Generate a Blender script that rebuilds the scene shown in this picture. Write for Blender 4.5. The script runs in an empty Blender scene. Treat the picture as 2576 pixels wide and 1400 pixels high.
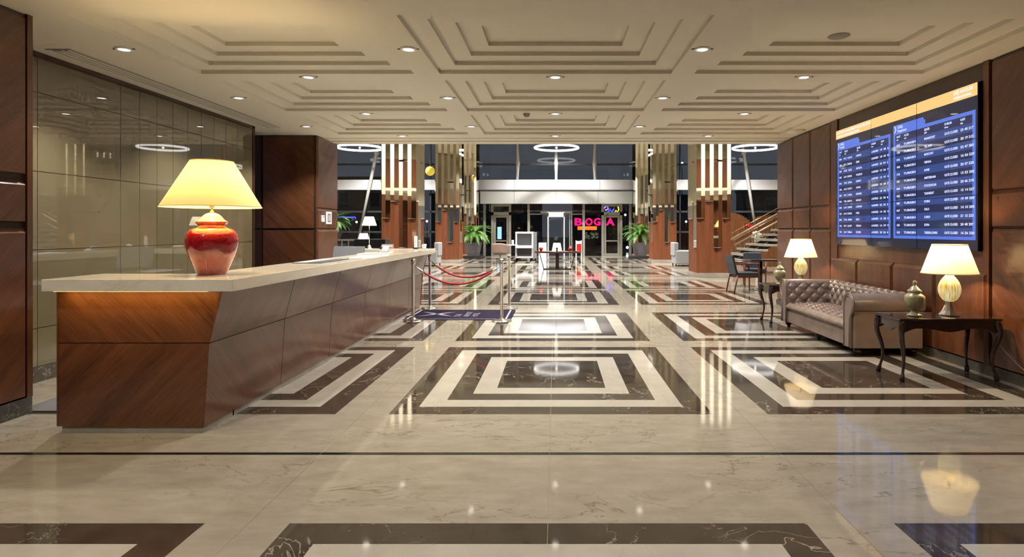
import bpy, bmesh, math, random
from mathutils import Vector, Matrix, Euler
random.seed(7)
PI = math.pi
S = bpy.context.scene
COL = S.collection
F = 1500.0; CX = 1397.0; CY = 578.0; H = 1.45      # focal length and vanishing point of the photograph, camera height


def at(x, y, Y):
    return Vector(((x - CX) * Y / F, Y, H - (y - CY) * Y / F))


# ------------------------------------------------------------------ materials
def newmat(name):
    m = bpy.data.materials.new(name); m.use_nodes = True
    nt = m.node_tree; nt.nodes.clear()
    out = nt.nodes.new('ShaderNodeOutputMaterial')
    return m, nt, out


def pbr(name, col, rough=.5, metal=0., coat=0., emis=None, es=0., spec=.5, bump=0., bscale=50., coatr=.05, var=0., vscale=8.):
    m, nt, out = newmat(name)
    b = nt.nodes.new('ShaderNodeBsdfPrincipled')
    b.inputs['Base Color'].default_value = (*col, 1)
    b.inputs['Roughness'].default_value = rough
    b.inputs['Metallic'].default_value = metal
    b.inputs['Coat Weight'].default_value = coat
    b.inputs['Coat Roughness'].default_value = coatr
    b.inputs['Specular IOR Level'].default_value = spec
    if emis:
        b.inputs['Emission Color'].default_value = (*emis, 1)
        b.inputs['Emission Strength'].default_value = es
    if bump or var:
        tc = nt.nodes.new('ShaderNodeTexCoord')
    if var:
        n = nt.nodes.new('ShaderNodeTexNoise'); n.inputs['Scale'].default_value = vscale; n.inputs['Detail'].default_value = 4
        nt.links.new(tc.outputs['Object'], n.inputs['Vector'])
        r = nt.nodes.new('ShaderNodeValToRGB')
        r.color_ramp.elements[0].position = .3; r.color_ramp.elements[1].position = .7
        r.color_ramp.elements[0].color = (*[c * (1 - var) for c in col], 1)
        r.color_ramp.elements[1].color = (*[min(1, c * (1 + var)) for c in col], 1)
        nt.links.new(n.outputs['Fac'], r.inputs['Fac']); nt.links.new(r.outputs['Color'], b.inputs['Base Color'])
    if bump:
        n = nt.nodes.new('ShaderNodeTexNoise'); n.inputs['Scale'].default_value = bscale
        nt.links.new(tc.outputs['Object'], n.inputs['Vector'])
        bp = nt.nodes.new('ShaderNodeBump'); bp.inputs['Strength'].default_value = bump; bp.inputs['Distance'].default_value = .01
        nt.links.new(n.outputs['Fac'], bp.inputs['Height']); nt.links.new(bp.outputs['Normal'], b.inputs['Normal'])
    nt.links.new(b.outputs['BSDF'], out.inputs['Surface'])
    return m


def emit(name, col, s):
    m, nt, out = newmat(name)
    e = nt.nodes.new('ShaderNodeEmission'); e.inputs['Color'].default_value = (*col, 1); e.inputs['Strength'].default_value = s
    nt.links.new(e.outputs['Emission'], out.inputs['Surface'])
    return m


def marble(name, base, base2, vein, vsc=1.6, rough=.075, vw=.012, stretch=(1, 1, 1), cloud=2.2, veinfac=.8, spec=.42, joint=None):
    m, nt, out = newmat(name); N = nt.nodes; L = nt.links
    b = N.new('ShaderNodeBsdfPrincipled'); b.inputs['Roughness'].default_value = rough; b.inputs['Specular IOR Level'].default_value = spec
    tc = N.new('ShaderNodeTexCoord'); mp = N.new('ShaderNodeMapping'); mp.inputs['Scale'].default_value = stretch
    L.new(tc.outputs['Object'], mp.inputs['Vector'])
    n1 = N.new('ShaderNodeTexNoise'); n1.inputs['Scale'].default_value = cloud; n1.inputs['Detail'].default_value = 8; n1.inputs['Roughness'].default_value = .65
    L.new(mp.outputs['Vector'], n1.inputs['Vector'])
    r1 = N.new('ShaderNodeValToRGB'); r1.color_ramp.elements[0].position = .32; r1.color_ramp.elements[1].position = .68
    r1.color_ramp.elements[0].color = (*base, 1); r1.color_ramp.elements[1].color = (*base2, 1)
    L.new(n1.outputs['Fac'], r1.inputs['Fac'])
    # veins: thin zero-crossings of a warped noise
    n2 = N.new('ShaderNodeTexNoise'); n2.inputs['Scale'].default_value = vsc; n2.inputs['Detail'].default_value = 5; n2.inputs['Distortion'].default_value = .6; n2.inputs['Roughness'].default_value = .6
    L.new(mp.outputs['Vector'], n2.inputs['Vector'])
    s = N.new('ShaderNodeMath'); s.operation = 'SUBTRACT'; s.inputs[1].default_value = .5; L.new(n2.outputs['Fac'], s.inputs[0])
    a = N.new('ShaderNodeMath'); a.operation = 'ABSOLUTE'; L.new(s.outputs[0], a.inputs[0])
    mr = N.new('ShaderNodeMapRange'); mr.inputs['From Min'].default_value = 0; mr.inputs['From Max'].default_value = vw
    mr.inputs['To Min'].default_value = veinfac; mr.inputs['To Max'].default_value = 0; L.new(a.outputs[0], mr.inputs['Value'])
    n3 = N.new('ShaderNodeTexNoise'); n3.inputs['Scale'].default_value = 1.1; n3.inputs['Detail'].default_value = 2
    L.new(mp.outputs['Vector'], n3.inputs['Vector'])
    mr3 = N.new('ShaderNodeMapRange'); mr3.inputs['From Min'].default_value = .42; mr3.inputs['From Max'].default_value = .6; L.new(n3.outputs['Fac'], mr3.inputs['Value'])
    mu = N.new('ShaderNodeMath'); mu.operation = 'MULTIPLY'; L.new(mr.outputs[0], mu.inputs[0]); L.new(mr3.outputs[0], mu.inputs[1])
    mx = N.new('ShaderNodeMix'); mx.data_type = 'RGBA'; L.new(mu.outputs[0], mx.inputs['Factor']); L.new(r1.outputs['Color'], mx.inputs['A']); mx.inputs['B'].default_value = (*vein, 1)
    L.new(mx.outputs['Result'], b.inputs['Base Color'])
    L.new(b.outputs['BSDF'], out.inputs['Surface'])
    return m


def wood(name, c1, c2, ang=45, rough=.3, coat=.5, sc=9., stretch=.06):
    """Veneer whose grain runs at an angle in any upright plane: u = x + y, v = z."""
    m, nt, out = newmat(name); N = nt.nodes; L = nt.links
    b = N.new('ShaderNodeBsdfPrincipled'); b.inputs['Roughness'].default_value = rough
    b.inputs['Coat Weight'].default_value = coat; b.inputs['Coat Roughness'].default_value = .16; b.inputs['Coat IOR'].default_value = 1.6
    tc = N.new('ShaderNodeTexCoord'); sx = N.new('ShaderNodeSeparateXYZ'); L.new(tc.outputs['Object'], sx.inputs[0])
    ad = N.new('ShaderNodeMath'); ad.operation = 'ADD'; L.new(sx.outputs['X'], ad.inputs[0]); L.new(sx.outputs['Y'], ad.inputs[1])
    cb = N.new('ShaderNodeCombineXYZ'); L.new(ad.outputs[0], cb.inputs['X']); L.new(sx.outputs['Z'], cb.inputs['Y'])
    mp = N.new('ShaderNodeMapping'); mp.vector_type = 'TEXTURE'; mp.inputs['Rotation'].default_value = (0, 0, math.radians(ang)); mp.inputs['Scale'].default_value = (1 / stretch, 1, 1)
    L.new(cb.outputs[0], mp.inputs['Vector'])
    n1 = N.new('ShaderNodeTexNoise'); n1.inputs['Scale'].default_value = sc; n1.inputs['Detail'].default_value = 6; n1.inputs['Roughness'].default_value = .6; n1.inputs['Distortion'].default_value = .3
    L.new(mp.outputs['Vector'], n1.inputs['Vector'])
    n2 = N.new('ShaderNodeTexNoise'); n2.inputs['Scale'].default_value = sc * 9; n2.inputs['Detail'].default_value = 3
    L.new(mp.outputs['Vector'], n2.inputs['Vector'])
    mxf = N.new('ShaderNodeMath'); mxf.operation = 'MULTIPLY_ADD'; mxf.inputs[1].default_value = .45; L.new(n2.outputs['Fac'], mxf.inputs[0])
    m2 = N.new('ShaderNodeMath'); m2.operation = 'MULTIPLY'; m2.inputs[1].default_value = .62; L.new(n1.outputs['Fac'], m2.inputs[0]); L.new(m2.outputs[0], mxf.inputs[2])
    r = N.new('ShaderNodeValToRGB'); r.color_ramp.elements[0].position = .36; r.color_ramp.elements[1].position = .68
    r.color_ramp.elements[0].color = (*c1, 1); r.color_ramp.elements[1].color = (*c2, 1)
    L.new(mxf.outputs[0], r.inputs['Fac']); L.new(r.outputs['Color'], b.inputs['Base Color'])
    L.new(b.outputs['BSDF'], out.inputs['Surface'])
    return m


def glass(name, tint=(1, 1, 1), refl=.12):
    m, nt, out = newmat(name); N = nt.nodes; L = nt.links
    t = N.new('ShaderNodeBsdfTransparent'); t.inputs['Color'].default_value = (*tint, 1)
    g = N.new('ShaderNodeBsdfGlossy'); g.inputs['Roughness'].default_value = .01
    lw = N.new('ShaderNodeFresnel'); lw.inputs['IOR'].default_value = 1.5
    mr = N.new('ShaderNodeMath'); mr.operation = 'MULTIPLY_ADD'; mr.inputs[1].default_value = 1.; mr.inputs[2].default_value = refl - .04; mr.use_clamp = True
    L.new(lw.outputs[0], mr.inputs[0])
    mx = N.new('ShaderNodeMixShader'); L.new(mr.outputs[0], mx.inputs[0]); L.new(t.outputs[0], mx.inputs[1]); L.new(g.outputs[0], mx.inputs[2])
    L.new(mx.outputs[0], out.inputs['Surface'])
    return m


def shade_mat(name, col, trans=.6, pleat=0):
    m, nt, out = newmat(name); N = nt.nodes; L = nt.links
    d = N.new('ShaderNodeBsdfDiffuse'); d.inputs['Color'].default_value = (*col, 1)
    t = N.new('ShaderNodeBsdfTranslucent'); t.inputs['Color'].default_value = (*col, 1)
    mx = N.new('ShaderNodeMixShader'); mx.inputs[0].default_value = trans
    L.new(d.outputs[0], mx.inputs[1]); L.new(t.outputs[0], mx.inputs[2]); L.new(mx.outputs[0], out.inputs['Surface'])
    return m


M = {}
M['cream_marble'] = marble('cream_marble', (.225, .193, .147), (.295, .258, .202), (.10, .075, .05), vsc=2.4, vw=.011, stretch=(.6, 1.4, 1), cloud=6, veinfac=.7, rough=.06, spec=.5)
M['light_marble'] = marble('light_marble', (.31, .28, .228), (.37, .337, .28), (.24, .21, .16), vsc=3, cloud=3, veinfac=.4, rough=.06, spec=.5)
M['dark_marble'] = marble('dark_marble', (.027, .020, .014), (.055, .042, .030), (.45, .36, .27), vsc=1.9, vw=.006, cloud=4, veinfac=.65, rough=.05, spec=.5)
M['black_stone'] = pbr('black_stone', (.008, .009, .011), .1)
M['base_stone'] = marble('base_stone', (.05, .045, .035), (.10, .09, .075), (.25, .22, .18), vsc=3, rough=.15)
M['plinth_stone'] = marble('plinth_stone', (.24, .21, .17), (.33, .29, .24), (.4, .36, .3), vsc=3, rough=.15)
M['counter_marble'] = marble('counter_marble', (.58, .52, .40), (.70, .64, .52), (.42, .35, .26), vsc=2.2, vw=.03, stretch=(1, .5, 2), cloud=2, veinfac=.4, rough=.08)
M['ceiling'] = pbr('ceiling_paint', (.71, .672, .572), .85)
W1, W2 = (.055, .018, .0075), (.148, .052, .021)
M['wood_a'] = wood('wood_veneer_rising', W1, W2, 45)
M['wood_b'] = wood('wood_veneer_falling', W1, W2, -45)
M['wood_v'] = wood('wood_veneer_upright', W1, W2, 90)
M['wood_dark'] = wood('wood_dark', (.022, .008, .004), (.055, .02, .009), 90, rough=.3)
M['wood_flute'] = wood('wood_flute', (.11, .034, .013), (.20, .066, .026), 90, rough=.3)
M['wood_slat'] = wood('wood_slat', (.16, .06, .018), (.32, .13, .045), 90, rough=.4)
M['joint'] = pbr('joint_black', (.012, .008, .006), .6)
M['glass_wall'] = pbr('painted_glass', (.155, .128, .068), .35, spec=.5, coat=1., coatr=.015)
M['glass_wall'].node_tree.nodes['Principled BSDF'].inputs['Coat IOR'].default_value = 1.85
M['mirror'] = pbr('bronze_mirror', (.90, .86, .74), .03, 1.)
M['chrome'] = pbr('chrome', (.75, .74, .72), .12, 1.)
M['steel'] = pbr('brushed_steel', (.55, .53, .49), .35, 1.)
M['alu'] = pbr('aluminium_frame', (.34, .33, .29), .4, .35)
M['white_metal'] = pbr('white_panel', (.70, .70, .73), .25, .0)
M['canopy_metal'] = pbr('canopy_panel', (.42, .42, .40), .3, .0)
M['brass'] = pbr('brass', (.75, .52, .22), .25, 1.)
M['copper_rim'] = pbr('copper_rim', (.75, .5, .38), .3, .8)
M['glass'] = glass('facade_glass', (.88, .9, .9), .03)
M['stair_glass'] = glass('stair_glass', (.9, .93, .92), .06)
M['black'] = pbr('black_gloss', (.01, .01, .011), .25)
M['dark_grey'] = pbr('dark_grey', (.035, .036, .04), .5)
M['grey'] = pbr('grey', (.16, .165, .175), .5)
M['pale_grey'] = pbr('pale_grey', (.42, .43, .45), .45)
M['chair_grey'] = pbr('chair_grey', (.24, .24, .245), .6)
M['white'] = pbr('white', (.85, .84, .82), .5)
M['red_rope'] = pbr('red_rope', (.26, .006, .010), .6, bump=.3, bscale=300)
M['red'] = pbr('red_plastic', (.55, .015, .015), .3)
M['mat_purple'] = pbr('mat_purple', (.014, .010, .022), 1., spec=.1, bump=.4, bscale=400)
M['mat_print'] = pbr('mat_print', (.20, .17, .23), .8)
M['mat_edge'] = pbr('mat_edge', (.38, .36, .40), .7)
M['leather'] = pbr('taupe_leather', (.185, .135, .112), .24, spec=.6, bump=.12, bscale=160, var=.12, vscale=5)
M['leather_navy'] = pbr('dark_leather', (.028, .034, .045), .35)
M['mahogany'] = pbr('dark_mahogany', (.020, .009, .007), .16, coat=.6, var=.3, vscale=20)
M['mahogany_leg'] = pbr('mahogany_carved', (.035, .016, .014), .22, coat=.4, var=.2, vscale=20)
M['chair_wood'] = pbr('chair_wood', (.13, .035, .018), .3)
M['urn'] = pbr('olive_glaze', (.27, .24, .13), .22, coat=.5, var=.25, vscale=18)
M['leaf'] = pbr('leaf_green', (.095, .22, .025), .45, var=.4, vscale=9)
M['leaf2'] = pbr('leaf_dark', (.06, .18, .02), .5, var=.4, vscale=9)
M['planter'] = pbr('planter_grey', (.12, .115, .12), .5)
M['led'] = emit('led_white', (1, .95, .86), 7)
M['ring'] = emit('ring_led', (1, .97, .92), 3.2)
M['bulb'] = emit('bulb', (1, .8, .5), 12)
M['strip'] = emit('warm_strip', (1, .70, .22), 24)
M['pink_neon'] = emit('pink_neon', (1, .01, .16), 1.6)
M['orange_neon'] = emit('orange_sign', (1, .19, .02), 1.5)
M['blue_neon'] = emit('blue_neon', (.06, .07, 1), 2.2)
M['violet_neon'] = emit('violet_neon', (.35, .25, 1), 1.6)
M['yellow_neon'] = emit('yellow_neon', (1, .75, .08), 1.5)
M['red_neon'] = emit('red_neon', (1, .03, .03), 1.6)
M['advert'] = emit('lit_panel', (.33, .62, 1), 1.4)
M['street_lamp'] = emit('street_lamp', (.9, 1, .95), 3)
M['yellow_globe'] = pbr('yellow_globe', (.55, .42, .05), .5, emis=(1, .7, .08), es=.35)
M['shade_cream'] = shade_mat('cream_shade', (.88, .72, .38), .17)
M['shade_ivory'] = shade_mat('ivory_shade', (.93, .88, .72), .15)
M['shade_white'] = shade_mat('white_shade', (.95, .92, .84), .35)
M['asphalt'] = pbr('asphalt', (.03, .032, .036), .5)
M['facade_beige'] = pbr('render_beige', (.22, .17, .10), .9)
M['facade_grey'] = pbr('render_grey', (.07, .075, .085), .9)
M['win_dark'] = pbr('window_dark', (.01, .012, .015), .2)
M['flower'] = pbr('white_flower', (.75, .76, .62), .7, emis=(1, 1, .8), es=.05)
M['tan'] = pbr('tan_leather', (.20, .135, .11), .5)
M['cream_wall'] = pbr('cream_plaster', (.64, .595, .49), .6)
M['grey_wall'] = pbr('grey_plaster', (.20, .19, .17), .6)
M['floor_mat'] = pbr('brown_grey_mat', (.09, .085, .085), .7)
M['slot'] = pbr('vent_grey', (.30, .28, .24), .6)
M['mirror_cap'] = pbr('dark_cap', (.01, .008, .008), .3)


def striped(name):
    """Yellow and white vertical streaks of a blown glass lamp body."""
    m, nt, out = newmat(name); N = nt.nodes; L = nt.links
    b = N.new('ShaderNodeBsdfPrincipled'); b.inputs['Roughness'].default_value = .12; b.inputs['Coat Weight'].default_value = .5
    tc = N.new('ShaderNodeTexCoord'); sx = N.new('ShaderNodeSeparateXYZ'); L.new(tc.outputs['Object'], sx.inputs[0])
    at2 = N.new('ShaderNodeMath'); at2.operation = 'ARCTAN2'; L.new(sx.outputs['Y'], at2.inputs[0]); L.new(sx.outputs['X'], at2.inputs[1])
    cb = N.new('ShaderNodeCombineXYZ'); L.new(at2.outputs[0], cb.inputs['X'])
    mz = N.new('ShaderNodeMath'); mz.operation = 'MULTIPLY'; mz.inputs[1].default_value = 1.2; L.new(sx.outputs['Z'], mz.inputs[0]); L.new(mz.outputs[0], cb.inputs['Z'])
    n = N.new('ShaderNodeTexNoise'); n.inputs['Scale'].default_value = 7; n.inputs['Detail'].default_value = 4; L.new(cb.outputs[0], n.inputs['Vector'])
    r = N.new('ShaderNodeValToRGB'); r.color_ramp.elements[0].position = .40; r.color_ramp.elements[1].position = .62
    r.color_ramp.elements[0].color = (.62, .42, .05, 1); r.color_ramp.elements[1].color = (.92, .86, .55, 1)
    L.new(n.outputs['Fac'], r.inputs['Fac']); L.new(r.outputs['Color'], b.inputs['Base Color'])
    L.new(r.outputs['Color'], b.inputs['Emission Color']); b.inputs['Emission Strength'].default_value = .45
    L.new(b.outputs['BSDF'], out.inputs['Surface'])
    return m


def red_glaze(name):
    m, nt, out = newmat(name); N = nt.nodes; L = nt.links
    b = N.new('ShaderNodeBsdfPrincipled'); b.inputs['Roughness'].default_value = .12; b.inputs['Coat Weight'].default_value = .8; b.inputs['Coat Roughness'].default_value = .04
    tc = N.new('ShaderNodeTexCoord'); sx = N.new('ShaderNodeSeparateXYZ'); L.new(tc.outputs['Object'], sx.inputs[0])
    n = N.new('ShaderNodeTexNoise'); n.inputs['Scale'].default_value = 9; n.inputs['Detail'].default_value = 6; L.new(tc.outputs['Object'], n.inputs['Vector'])
    ma = N.new('ShaderNodeMath'); ma.operation = 'MULTIPLY_ADD'; ma.inputs[1].default_value = .12; L.new(n.outputs['Fac'], ma.inputs[0]); L.new(sx.outputs['Z'], ma.inputs[2])
    mr = N.new('ShaderNodeMapRange'); mr.inputs['From Min'].default_value = .03; mr.inputs['From Max'].default_value = .53; L.new(ma.outputs[0], mr.inputs['Value'])
    r = N.new('ShaderNodeValToRGB'); cr = r.color_ramp
    cr.elements[0].position = .0; cr.elements[0].color = (.10, .008, .02, 1)
    cr.elements[1].position = 1; cr.elements[1].color = (.75, .30, .16, 1)
    for p, c in ((.05, (.27, .04, .025)), (.20, (.38, .075, .04)), (.34, (.34, .055, .03)), (.42, (.20, .006, .015)), (.58, (.26, .006, .012)), (.70, (.52, .012, .008)), (.76, (.72, .16, .04)), (.80, (.80, .30, .10)), (.83, (.6, .02, .01)), (.88, (.70, .26, .16))):
        e = cr.elements.new(p); e.color = (*c, 1)
    L.new(mr.outputs[0], r.inputs['Fac'])
    v = N.new('ShaderNodeTexVoronoi'); v.inputs['Scale'].default_value = 45; L.new(tc.outputs['Object'], v.inputs['Vector'])
    bp = N.new('ShaderNodeBump'); bp.inputs['Strength'].default_value = .25; bp.inputs['Distance'].default_value = .004; L.new(v.outputs['Distance'], bp.inputs['Height'])
    L.new(bp.outputs[0], b.inputs['Normal'])
    L.new(r.outputs['Color'], b.inputs['Base Color']); L.new(b.outputs['BSDF'], out.inputs['Surface'])
    return m


M['lamp_glass'] = striped('streaked_yellow_glass')
M['red_glaze'] = red_glaze('red_crackle_glaze')


def lit(name, col, es):      # glossy front of a lit display
    return pbr(name, (.005, .006, .01), .3, emis=col, es=es, coat=1., coatr=.03)


M['scr_black'] = lit('screen_black', (.006, .010, .028), 1)
M['scr_dark'] = lit('screen_dark_row', (.008, .016, .07), 1)
M['scr_blue'] = lit('screen_blue_row', (.022, .050, .21), 1)
M['scr_frame'] = lit('screen_blue_frame', (.07, .15, .62), 1)
M['scr_orange'] = lit('screen_orange', (.86, .50, .18), 1)
M['scr_text'] = lit('screen_text', (.62, .70, 1.), 1)
M['scr_pale'] = lit('screen_pale_text', (.95, .80, .85), 1)


# ------------------------------------------------------------------ mesh helpers
class MB:
    def __init__(s):
        s.v = []; s.f = []; s.m = []; s.mats = []; s.sm = []

    def mi(s, mat):
        m = M[mat]
        if m not in s.mats: s.mats.append(m)
        return s.mats.index(m)

    def add(s, vs, fs, mat, smooth=False):
        o = len(s.v); s.v += [tuple(v) for v in vs]; k = s.mi(mat)
        for f in fs:
            s.f.append([i + o for i in f]); s.m.append(k); s.sm.append(smooth)
        return s

    def box(s, x0, x1, y0, y1, z0, z1, mat):
        vs = [(x, y, z) for z in (z0, z1) for y in (y0, y1) for x in (x0, x1)]
        fs = [(0, 2, 3, 1), (4, 5, 7, 6), (0, 1, 5, 4), (2, 6, 7, 3), (0, 4, 6, 2), (1, 3, 7, 5)]
        return s.add(vs, fs, mat)

    def quad(s, a, b, c, d, mat):
        return s.add([a, b, c, d], [(0, 1, 2, 3)], mat)

    def prism(s, poly, axis, a, b, mat, caps=True):
        """poly of 2D points extruded along axis from a to b."""
        n = len(poly)

        def P(p, t):
            return {'x': (t, p[0], p[1]), 'y': (p[0], t, p[1]), 'z': (p[0], p[1], t)}[axis]
        vs = [P(p, a) for p in poly] + [P(p, b) for p in poly]
        fs = [(i, (i + 1) % n, n + (i + 1) % n, n + i) for i in range(n)]
        if caps: fs += [tuple(range(n - 1, -1, -1)), tuple(range(n, 2 * n))]
        return s.add(vs, fs, mat)

    def lathe(s, prof, mat, c=(0, 0), n=32, smooth=True, lobes=0, la=0.):
        vs = []
        for r, z in prof:
            for i in range(n):
                t = 2 * PI * i / n; rr = r * (1 + la * math.cos(lobes * t)) if lobes else r
                vs.append((c[0] + rr * math.cos(t), c[1] + rr * math.sin(t), z))
        fs = []
        for k in range(len(prof) - 1):
            for i in range(n):
                j = (i + 1) % n
                fs.append((k * n + i, k * n + j, (k + 1) * n + j, (k + 1) * n + i))
        return s.add(vs, fs, mat, smooth)

    def tube(s, pts, r, mat, n=8, smooth=True, cap=True):
        pts = [Vector(p) for p in pts]; k = len(pts); vs = []
        rs = r if isinstance(r, (list, tuple)) else [r] * k
        t0 = (pts[1] - pts[0]).normalized()
        up = Vector((0, 0, 1)) if abs(t0.z) < .9 else Vector((1, 0, 0))
        u = t0.cross(up).normalized()
        for i, p in enumerate(pts):
            t = (pts[min(i + 1, k - 1)] - pts[max(i - 1, 0)]).normalized()
            u = (u - t * u.dot(t)).normalized(); w = t.cross(u)
            for j in range(n):
                a = 2 * PI * j / n
                vs.append(p + (u * math.cos(a) + w * math.sin(a)) * rs[i])
        fs = []
        for i in range(k - 1):
            for j in range(n):
                q = (j + 1) % n
                fs.append((i * n + j, i * n + q, (i + 1) * n + q, (i + 1) * n + j))
        if cap:
            fs += [tuple(range(n - 1, -1, -1)), tuple(range((k - 1) * n, k * n))]
        return s.add(vs, fs, mat, smooth)

    def grid(s, fn, nu, nv, mat, smooth=True, closeu=False):
        vs = [fn(i / nu, j / nv) for i in range(nu + 1) for j in range(nv + 1)]
        fs = [(i * (nv + 1) + j, (i + 1) * (nv + 1) + j, (i + 1) * (nv + 1) + j + 1, i * (nv + 1) + j + 1) for i in range(nu) for j in range(nv)]
        return s.add(vs, fs, mat, smooth)

    def sphere(s, c, r, mat, n=16, sz=1.):
        prof = [(max(1e-4, r * math.sin(PI * k / n)), c[2] - r * sz * math.cos(PI * k / n)) for k in range(n + 1)]
        return s.lathe(prof, mat, (c[0], c[1]), n * 2)

    def build(s, name, parent=None, bevel=0., loc=None, seg=2, fix=True):
        me = bpy.data.meshes.new(name); me.from_pydata(s.v, [], s.f)
        for m in s.mats: me.materials.append(m)
        me.polygons.foreach_set('material_index', s.m); me.polygons.foreach_set('use_smooth', s.sm)
        if fix:
            b = bmesh.new(); b.from_mesh(me); bmesh.ops.remove_doubles(b, verts=b.verts, dist=1e-5)
            bmesh.ops.recalc_face_normals(b, faces=b.faces); b.to_mesh(me); b.free()
        me.update()
        o = bpy.data.objects.new(name, me); COL.objects.link(o)
        if parent: o.parent = parent
        if loc: o.location = loc
        if bevel:
            md = o.modifiers.new('Bevel', 'BEVEL'); md.width = bevel; md.segments = seg; md.limit_method = 'ANGLE'; md.angle_limit = .6
        return o


def tag(o, label, cat, group=None, kind=None):
    o['label'] = label; o['category'] = cat
    if group: o['group'] = group
    if kind: o['kind'] = kind
    return o


def thing(name, label, cat, loc=(0, 0, 0), rz=0, group=None):
    o = bpy.data.objects.new(name, None); COL.objects.link(o); o.location = loc; o.rotation_euler = (0, 0, rz)
    o.empty_display_size = .1
    return tag(o, label, cat, group)


def struct(o):
    o['kind'] = 'structure'; return o


def dup(root, loc, rz=None, label=None, scale=None):
    r = root.copy(); COL.objects.link(r); r.location = loc
    if rz is not None: r.rotation_euler = (0, 0, rz)
    if label: r['label'] = label
    if scale: r.scale = scale
    for ch in list(root.children):
        c = ch.copy(); COL.objects.link(c); c.parent = r
        for g in list(ch.children):
            d = g.copy(); COL.objects.link(d); d.parent = c
    return r


_fc = {}


def text_into(mb, s, size, mat, M4, align='LEFT', width=None, bold=0.):
    """Flat lettering (local x right, y up) placed by the matrix M4."""
    cu = bpy.data.curves.new('lettering_tmp', 'FONT'); cu.body = s; cu.size = size; cu.align_x = align; cu.resolution_u = 2; cu.offset = bold
    o = bpy.data.objects.new('lettering_tmp', cu); COL.objects.link(o)
    dg = bpy.context.evaluated_depsgraph_get(); dg.update()
    me = o.evaluated_get(dg).to_mesh()
    vs = [v.co.copy() for v in me.vertices]
    if width and vs:
        w = max(v.x for v in vs) - min(v.x for v in vs)
        k = width / max(w, 1e-6)
        for v in vs: v.x *= k
    fs = [tuple(p.vertices) for p in me.polygons]
    if vs: mb.add([M4 @ v for v in vs], fs, mat)
    o.evaluated_get(dg).to_mesh_clear()
    COL.objects.unlink(o); bpy.data.objects.remove(o); bpy.data.curves.remove(cu)


def frame_m(origin, xd, yd):
    x = Vector(xd).normalized(); y = Vector(yd).normalized(); z = x.cross(y)
    return Matrix(((x.x, y.x, z.x, origin[0]), (x.y, y.y, z.y, origin[1]), (x.z, y.z, z.z, origin[2]), (0, 0, 0, 1)))


def point(name, loc, power, col=(1, .8, .55), r=.05):
    l = bpy.data.lights.new(name, 'POINT'); l.energy = power; l.color = col; l.shadow_soft_size = r
    o = bpy.data.objects.new(name, l); COL.objects.link(o); o.location = loc; return o


def spot(name, loc, power, col=(1, .955, .89), ang=130, blend=.8, r=.05):
    l = bpy.data.lights.new(name, 'SPOT'); l.energy = power; l.color = col; l.shadow_soft_size = r
    l.spot_size = math.radians(ang); l.spot_blend = blend
    o = bpy.data.objects.new(name, l); COL.objects.link(o); o.location = loc; return o


ZC = H + 1.70      # soffit height 3.15
XL, XR = -4.95, 4.33

# ------------------------------------------------------------------ floor
fl = MB()
fl.quad((-16, -8, -.0008), (16, -8, -.0008), (16, 36, -.0008), (-16, 36, -.0008), 'cream_marble')


def ring(x0, x1, y0, y1, w, mat, z=0):
    a = [(x0, y0, z), (x1, y0, z), (x1, y1, z), (x0, y1, z)]
    b = [(x0 + w, y0 + w, z), (x1 - w, y0 + w, z), (x1 - w, y1 - w, z), (x0 + w, y1 - w, z)]
    for i in range(4):
        j = (i + 1) % 4
        fl.quad(a[i], a[j], b[j], b[i], mat)


cols_x = [(-4.29, -1.735), (-1.314, 1.241), (1.675, 4.23)]
rows_y = [(.25, 2.95), (4.70, 7.39), (7.80, 10.49), (11.57, 14.28), (14.69, 17.38), (18.62, 21.3), (21.72, 24.4), (25.6, 28.3), (28.7, 31.3)]
for (y0, y1) in rows_y:
    for (x0, x1) in cols_x:
        x, X, y, Y = x0, x1, y0, y1; w = .195
        for k in range(4):
            ring(x, X, y, Y, w, 'dark_marble' if k % 2 == 0 else 'light_marble'); x += w; X -= w; y += w; Y -= w
        fl.quad((x, y, 0), (X, y, 0), (X, Y, 0), (x, Y, 0), 'dark_marble')
fl.quad((-6, 3.85, .0002), (6, 3.85, .0002), (6, 3.89, .0002), (-6, 3.89, .0002), 'black_stone')
M['tile_joint'] = pbr('tile_joint', (.20, .175, .135), .3)
for x in (-1.52, -.037, 1.46): fl.quad((x - .0012, .2, .0003), (x + .0012, .2, .0003), (x + .0012, 33, .0003), (x - .0012, 33, .0003), 'tile_joint')
struct(fl.build('floor', fix=False))

# ------------------------------------------------------------------ ceiling with stepped coffers
ce = MB()
CXS = [(-3.86, -1.54), (-1.26, 1.26), (1.51, 4.0)]
CYS = [(4.72, 6.50), (6.78, 8.54), (8.83, 10.62)]
Y0, Y1 = 4.42, 11.55


def cq(x0, x1, y0, y1, z, mat='ceiling'):
    ce.quad((x0, y0, z), (x0, y1, z), (x1, y1, z), (x1, y0, z), mat)


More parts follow.
